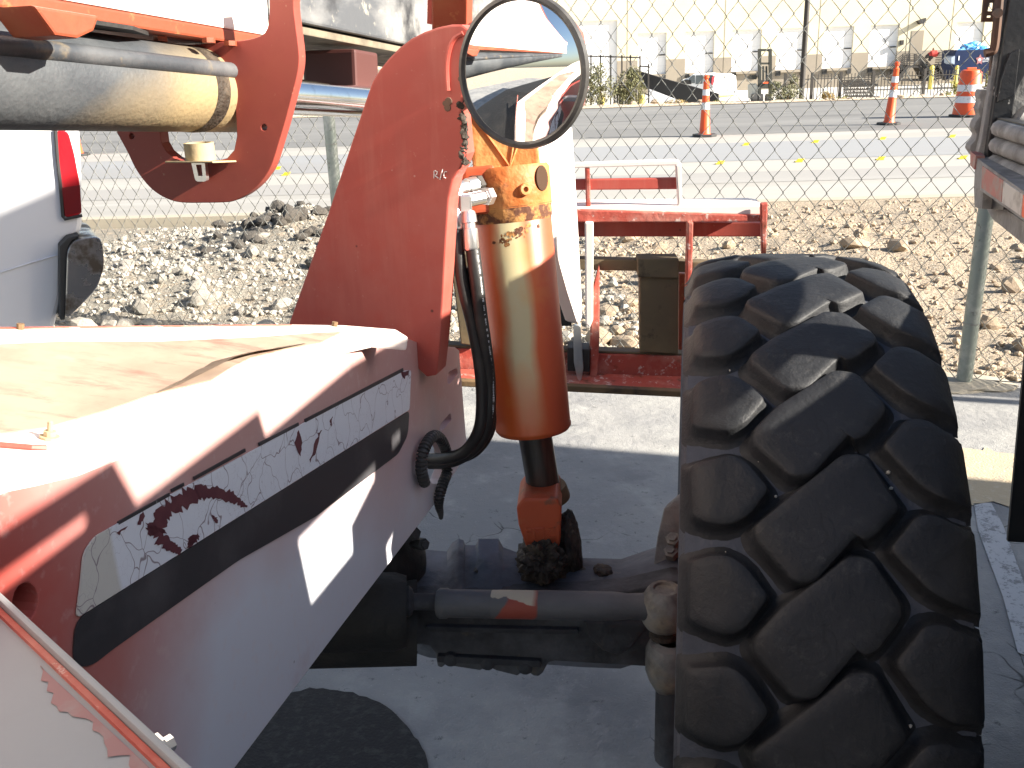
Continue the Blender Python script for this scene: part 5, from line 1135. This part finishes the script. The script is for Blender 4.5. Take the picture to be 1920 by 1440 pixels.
bush('grass_clump', 1266, 200, 42, [(0,.15,.5,.16,300)], m_straw, 'low dry grass clump at the lower end of the ramp wall', 'grass clump', 12, .06, 2)
bush('grass_clump', 1345, 207, 41, [(0,.2,.35,.22,260),(-.25,.1,.2,.12,100)], m_weed, 'green weed clump at the end of the ramp wall', 'grass clump', 13, .06, 2)
for k, (px, py, z, hgt, lb) in enumerate(((1815,188,40,1.3,'tall yellow green weed rising behind the striped barrel'), (1790,192,40,1.2,'tall yellow green weed left of the striped barrel'), (1849,184,40,1.2,'thin yellow green weed between barrel and truck'), (1774,196,41,.7,'low weed against the picket fence left of the barrel'))):
    rg = random.Random(40+k); b = P(px, py, z); t = thing('tall_weed', lb, 'weed', b); bm = nb(); bs = nb()
    for j in range(7):
        d = Vector((rg.gauss(0,.16), rg.gauss(0,.15), 1)); tip = b + d*hgt*rg.uniform(.6,1.05); tube(bs, [b, (b+tip)/2 + Vector((rg.gauss(0,.02),0,0)), tip], [.012,.01,.004], 4)
        for q in range(26):
            f = rg.uniform(.35,1); p = b + (tip-b)*f + Vector((rg.gauss(0,.04), rg.gauss(0,.04), 0)); x, y, _ = frame_of(Vector((rg.gauss(0,1), rg.gauss(0,1), .3))); l = .07
            bm.faces.new([bm.verts.new(p + s) for s in (-y*l*.3, x*l*.3, y*l, -x*l*.3)])
    obj('leaf_spray', bm, m_weed, t); obj('stem', bs, m_twig, t)
rr = random.Random(21)
for k in range(60):
    o = bpy.data.objects.new('rock', rr.choice(RK['tan'])); p = verge_pt(rr.uniform(-4, 22), rr.uniform(.03,.6)); s = rr.uniform(.06,.2); o.location = p + Z*s*.2; o.scale = (s, s*.9, s*.7); o.rotation_euler = (0,0,rr.uniform(0,6)); COL.objects.link(o)
    tag(o, 'tan stone on the desert verge across the road', 'rock', 'stones on the far verge')

# ================================================================== WHITE PICKUP on the left
m_pick = M('pickup_white', (.78,.78,.80), .3, coat=.5); m_bump = M('chrome_bumper', (.42,.42,.43), .22, .9, layers=[dict(c=(.12,.10,.08), s=7, lo=.46, hi=.58, rough=.6)]); m_lens = M('red_lens', (.42,.012,.02), .12, spec=.7, coat=.6); m_lensd = M('dark_red_lens', (.16,.012,.015), .15, coat=.5)
PKD = Vector((.88,.475,0)).normalized(); PKN = Vector((PKD.y,-PKD.x,0)); PK0 = P(140,400,4.15)
def PK(px, py, off=0): return PP(px, py, PK0 + PKN*off, PKN)
pkb = PK(60,640); pkb.z = 0; PKT = thing('white_pickup', 'white pickup rear corner with a long red tail light and chrome bumper', 'pickup truck', pkb)
bm = nb(); bl = [PK(*q) for q in ((140,150),(150,250),(154,330),(155,420),(152,440),(120,452),(116,560),(100,625))]
bl += [bl[-1] - PKD*3, bl[0] - PKD*3]; poly_prism(bm, bl, -PKN*1.7); obj('body', bm, m_pick, PKT, bev=.05, seg=4)
bm = nb(); poly_prism(bm, roundpoly([PK(*q, .012) for q in ((106,243),(128,246),(140,290),(150,345),(154,402),(121,409),(114,340),(108,290))], .02), -PKN*.06); tl_ = obj('tail_light', bm, m_lens, PKT, bev=.008, seg=3)
bm = nb(); poly_prism(bm, [PK(*q, .016) for q in ((116,352),(150,347),(153,398),(122,404))], -PKN*.004); obj('lower_lens', bm, m_lensd, tl_)
bm = nb(); tube(bm, [PK(104,243,.012), PK(108,300,.012), PK(113,345,.012), PK(118,406,.012), PK(121,411,.012), PK(154,404,.012)], .007, 6); obj('lens_gasket', bm, m_blk, tl_)
bm = nb(); poly_prism(bm, roundpoly([PK(*q, .10) for q in ((126,470),(138,450),(185,443),(193,456),(196,500),(183,540),(150,575),(122,600))], .03), -PKN*.5); bp_ = obj('bumper', bm, m_bump, PKT, bev=.02, seg=3)
bm = nb(); poly_prism(bm, [PK(*q, .09) for q in ((112,462),(128,446),(150,441),(134,452),(126,470),(122,600),(113,600))], -PKN*.4); obj('bumper_pad', bm, m_blk, bp_, bev=.005)
bm = nb(); tube(bm, [PK(0,511,.004), PK(60,492,.004), PK(108,478,.004)], .004, 5); obj('body_crease', bm, m_pick, PKT)
bm = nb(); c = PK(-250,640); c.z = .36; lathe(bm, c + PKN*.0, PKN, [(-.25,0),(-.25,.36),(.02,.36),(.02,0)], 24); obj('wheel', bm, m_blk, PKT)

# ================================================================== DUMP TRUCK on the right
m_grime = M('dusty_steel', (.27,.26,.245), .85, layers=[dict(c=(.17,.16,.15), s=9, lo=.45, hi=.65), dict(c=(.36,.345,.32), s=22, lo=.55, hi=.7)], bump=[(50,.4,.01)])
m_tblk = M('black_truck_paint', (.022,.022,.024), .4, layers=[dict(c=(.10,.09,.08), s=7, lo=.5, hi=.75, a=.6), dict(c=(.5,.48,.45), s=34, d=8, lo=.66, hi=.69)], bump=[(60,.1,.01)])
m_tred = M('faded_red_tape', (.38,.13,.11), .6, layers=[dict(c=(.28,.22,.19), s=20, lo=.5, hi=.66)]); m_twh = M('dirty_white_tape', (.50,.47,.43), .6, layers=[dict(c=(.3,.27,.24), s=20, lo=.52, hi=.66)])
m_hinge = M('rusty_hinge', (.12,.06,.035), .8, layers=[dict(c=(.05,.04,.035), s=12, lo=.5, hi=.65)])
TYA = R(12); TD = Vector((math.sin(TYA), math.cos(TYA), 0)); TR = Vector((math.cos(TYA), -math.sin(TYA), 0))     # forward / outward-right
T0 = P(1850, 330, 2.3)
def TS(px, py, off=0): return PP(px, py, T0 - TR*off, TR)            # on the side plane, off towards the camera side
def TE(px, py, off=0): return PP(px, py, T0 - TD*off, TD)            # on a plane square to the truck
tb = T0.copy(); tb.z = 0; TK = thing('dump_truck', 'grimy black dump truck body with corrugated tailgate and red and white tape', 'truck', tb)
def tp(f, r_, z): return Vector((T0.x, T0.y, 0)) + TD*f + TR*r_ + Z*z
# rear corner post, black side post, corrugated tailgate edge
bm = nb(); poly_prism(bm, [TE(*q) for q in ((1884,-40),(1898,-40),(1866,168),(1852,262),(1847,306),(1830,300),(1840,262),(1858,150))], TD*.03); obj('corner_post', bm, m_grime, TK, bev=.003)
bm = nb(); poly_prism(bm, [TE(*q, .02) for q in ((1899,-40),(1960,-40),(1950,60),(1944,100),(1906,170),(1880,320),(1848,300),(1867,168))], TD*.03); obj('side_post', bm, m_tblk, TK, bev=.003)
bm = nb(); poly_prism(bm, [TE(*q, .035) for q in ((1894,100),(1913,92),(1903,180),(1871,192),(1878,150))], TD*.02); obj('patch_plate', bm, m_tblk, TK, bev=.002)
ed = [(1840,168),(1836,178),(1839,190),(1834,204),(1838,218),(1830,228),(1826,240),(1832,252),(1829,262),(1820,272),(1818,280),(1826,292)]
bm = nb(); poly_prism(bm, [TE(*q, -.03) for q in ed + [(1848,300),(1868,168)]], TD*.05); obj('tailgate_edge', bm, m_grime, TK, bev=.003)
for k in range(4):
    y = 185 + k*30; bm = nb(); a = TE(1905-k*4, y+35, .03); tube(bm, [a, a + (TE(2050, y+120, .03)-a)], .032, 12); obj('corrugation', bm, m_grime, TK, smooth=True)
bm = nb(); poly_prism(bm, [TE(*q, -.04) for q in ((1850,165),(1990,120),(1990,460),(1855,310))], TD*.03); obj('tailgate', bm, m_grime, TK)
# hinge rod and slotted bracket
bm = nb(); tube(bm, spline([TE(1877,-40,.02), TE(1870,40,.02), TE(1864,90,.02), TE(1857,97,.02), TE(1846,100,.02)], 6), .010, 8); obj('latch_rod', bm, m_hinge, TK, smooth=True)
bm = nb(); poly_prism(bm, [TE(*q, -.01) for q in ((1863,60),(1868,60),(1858,168),(1855,168))], TD*.02); obj('hinge_leaf', bm, m_hinge, TK)
bm = nb(); poly_prism(bm, [TE(*q, 0) for q in ((1846,-10),(1872,-10),(1864,41),(1841,41))], TD*.012, [[TE(*q, 0) for q in ((1855,5),(1864,5),(1862,21),(1852,21))], [TE(*q, 0) for q in ((1851,29),(1860,29),(1859,33),(1850,33))]]); obj('slotted_bracket', bm, m_hinge, TK)
bm = nb(); lathe(bm, TE(1869,25,.03), TD*-1, [(0,.011),(.01,.011),(.01,0)], 10); obj('latch_pin', bm, m_hinge, TK)
# tape bar along the side
B0a, B0b = PP(1830,295,T0,TR), PP(1826,348,T0,TR)
TB0 = P(1829, 321, 2.25); TBD = (P(1920, 387, 1.79) - TB0); TBD.z = 0; TBD.normalize(); TBN = Vector((TBD.y, -TBD.x, 0)); TBN = TBN if TBN.x < 0 else -TBN
def TT(px, py, off=0): return PP(px, py, TB0 + TBN*off, TBN)
def tape(name, pts, mat, off, th): 
    bm = nb(); poly_prism(bm, [TT(*q, off) for q in pts], -TBN*th); return obj(name, bm, mat, TK, bev=.001)
tape('side_rail', [(1829,294),(1845,306),(1960,388),(1960,442),(1826,349)], m_grime, 0, .05)
tape('red_tape', [(1842,311),(1880,338),(1877,379),(1840,352)], m_tred, .002, .004)
tape('white_tape', [(1881,339),(1917,364),(1914,405),(1878,380)], m_twh, .002, .004)
tape('red_tape', [(1918,365),(1958,392),(1956,434),(1915,406)], bpy.data.materials['safety_orange'], .002, .004)
tape('rail_end', [(1819,284),(1830,292),(1826,318),(1819,310)], m_tred, .004, .02)
tape('underside_beam', [(1850,392),(1880,388),(1970,452),(1970,500),(1860,410)], m_grime, -.05, .05)
tape('bracket', [(1826,349),(1843,360),(1841,392),(1827,388)], m_grime, -.01, .03)
tape('dark_bracket', [(1843,362),(1882,384),(1881,393),(1843,392)], m_tblk, -.03, .03)
# bed: floor, far side, near side with openings, frame and wheels (mostly outside the picture)
bm = nb(); box(bm, tp(-2.4, 1.25, 1.28), (2.3, 4.6, .10), (TR, TD, Z)); obj('bed_floor', bm, m_tblk, TK)
bm = nb(); box(bm, tp(-2.4, 2.38, 1.62), (.05, 4.6, .6), (TR, TD, Z)); obj('far_side', bm, m_tblk, TK)
bm = nb(); box(bm, tp(-2.4, 1.2, .95), (.9, 4.2, .35), (TR, TD, Z)); obj('truck_frame', bm, m_tblk, TK)
for f in (-.75, -1.95):
    bm = nb(); c = tp(f, .42, .52); lathe(bm, c, TR, [(-.16,.30),(-.17,.44),(-.15,.50),(-.10,.52),(.25,.52),(.28,.44),(.28,.2),(.1,.2),(-.1,.28)], 40); wt = obj('truck_tyre', bm, m_rubber, TK, smooth=True)
bm = nb(); poly_prism(bm, [tp(-.10, .10, 1.2), tp(-.10, .75, 1.2), tp(-.10, .75, .42), tp(-.10, .14, .42)], TD*.012); obj('mud_flap', bm, m_blk, TK)
SIDE_HOOK = True
# near side board: lower wall; unseen stepped top and gaps shaped to cast sun patches
side_o_ = [(-4.6,1.33),(-.02,1.33),(-.02,1.49),(-.78,1.49),(-.80,1.80),(-1.10,1.79),(-1.50,1.835),(-1.765,1.842),(-1.775,1.873),(-2.0,1.878),(-2.02,1.925),(-2.6,1.945),(-4.6,1.95)]
def tsd(f, z): return Vector((T0.x, T0.y, 0)) + TD*f + TR*.0 + Z*z
openings = [[(-1.72,1.703),(-1.451,1.682),(-1.453,1.65),(-1.557,1.63),(-1.561,1.592),(-1.703,1.603)],
            [(-1.372,1.688),(-1.327,1.684),(-1.332,1.660),(-1.374,1.660)],
            [(-2.30,1.912),(-2.067,1.907),(-2.058,1.899),(-2.067,1.891),(-2.30,1.894)],
            [(-1.43,1.492),(-1.43,1.538),(-1.30,1.548),(-1.300,1.485)],
            [(-1.235,1.480),(-1.235,1.575),(-1.08,1.60),(-.95,1.635),(-.86,1.62),(-.86,1.48)]]
bm = nb(); poly_prism(bm, [tsd(*q) for q in side_o_], TR*.02, [[tsd(*q) for q in h] for h in openings])
obj('side_board', bm, m_tblk, TK)
for z_ in (1.35, 1.39, 1.43, 1.468):
    bm = nb(); tube(bm, [tsd(-.06, z_) - TR*.002, tsd(-1.4, z_) - TR*.002], .019, 10); obj('side_corrugation', bm, m_grime, TK, smooth=True)
# unseen box trailer, added farther right to shade the yard
p_ = PG(1265, 853); BTX = Vector((SUN.x, SUN.y, 0)).normalized(); BTY = Vector((-BTX.y, BTX.x, 0)); c0 = p_ + BTX*4.9
ct = thing('shade_trailer', 'unseen grey trailer added beyond the dump truck to shade the yard', 'trailer', c0 + BTX*1.25 - BTY*3)
m_cont = M('trailer_grey', (.25,.26,.27), .6)
bm = nb(); box(bm, c0 + BTX*1.25 - BTY*3.5 + Z*1.75, (2.5, 7.0, 3.1), (BTX, BTY, Z)); obj('body', bm, m_cont, ct, bev=.01)
for k in range(34):
    bm = nb(); box(bm, c0 - BTX*.012 - BTY*(.15+k*.2) + Z*1.75, (.024, .05, 2.9), (BTX, BTY, Z)); obj('side_post', bm, m_cont, ct)
bm = nb(); box(bm, c0 + BTX*1.25 - BTY*3.5 + Z*.12, (2.3, 6.6, .22), (BTX, BTY, Z)); obj('skid', bm, m_cont, ct)
def stack_box(name, label, a0, a1, z0, z1, mat):  # unseen boxes added on the trailer to shade the pickup
    bm = nb(); box(bm, c0 + BTX*.8 + BTY*(a0+a1)/2 + Z*(z0+z1)/2, (1.5, a1-a0, z1-z0), (BTX, BTY, Z)); return tag(obj(name, bm, mat, bev=.01), label, 'crate')
m_crate = M('crate_wood', (.30,.22,.13), .8, layers=[dict(c=(.22,.15,.09), s=6, lo=.5, hi=.7)])
stack_box('shade_crate', 'unseen large crate added on the trailer to shade the pickup', -.72, -.02, 3.302, 4.29, m_crate)
stack_box('shade_block', 'unseen small block added between the crates to bound a gap of sun', -.44, -.05, 4.292, 4.488, m_crate)
stack_box('shade_block', 'unseen far block added between the crates to bound a gap of sun', -.72, -.66, 4.292, 4.488, m_crate)
stack_box('shade_crate', 'unseen low crate added on top of the stack to shade the pickup', -.72, -.02, 4.49, 4.90, m_crate)
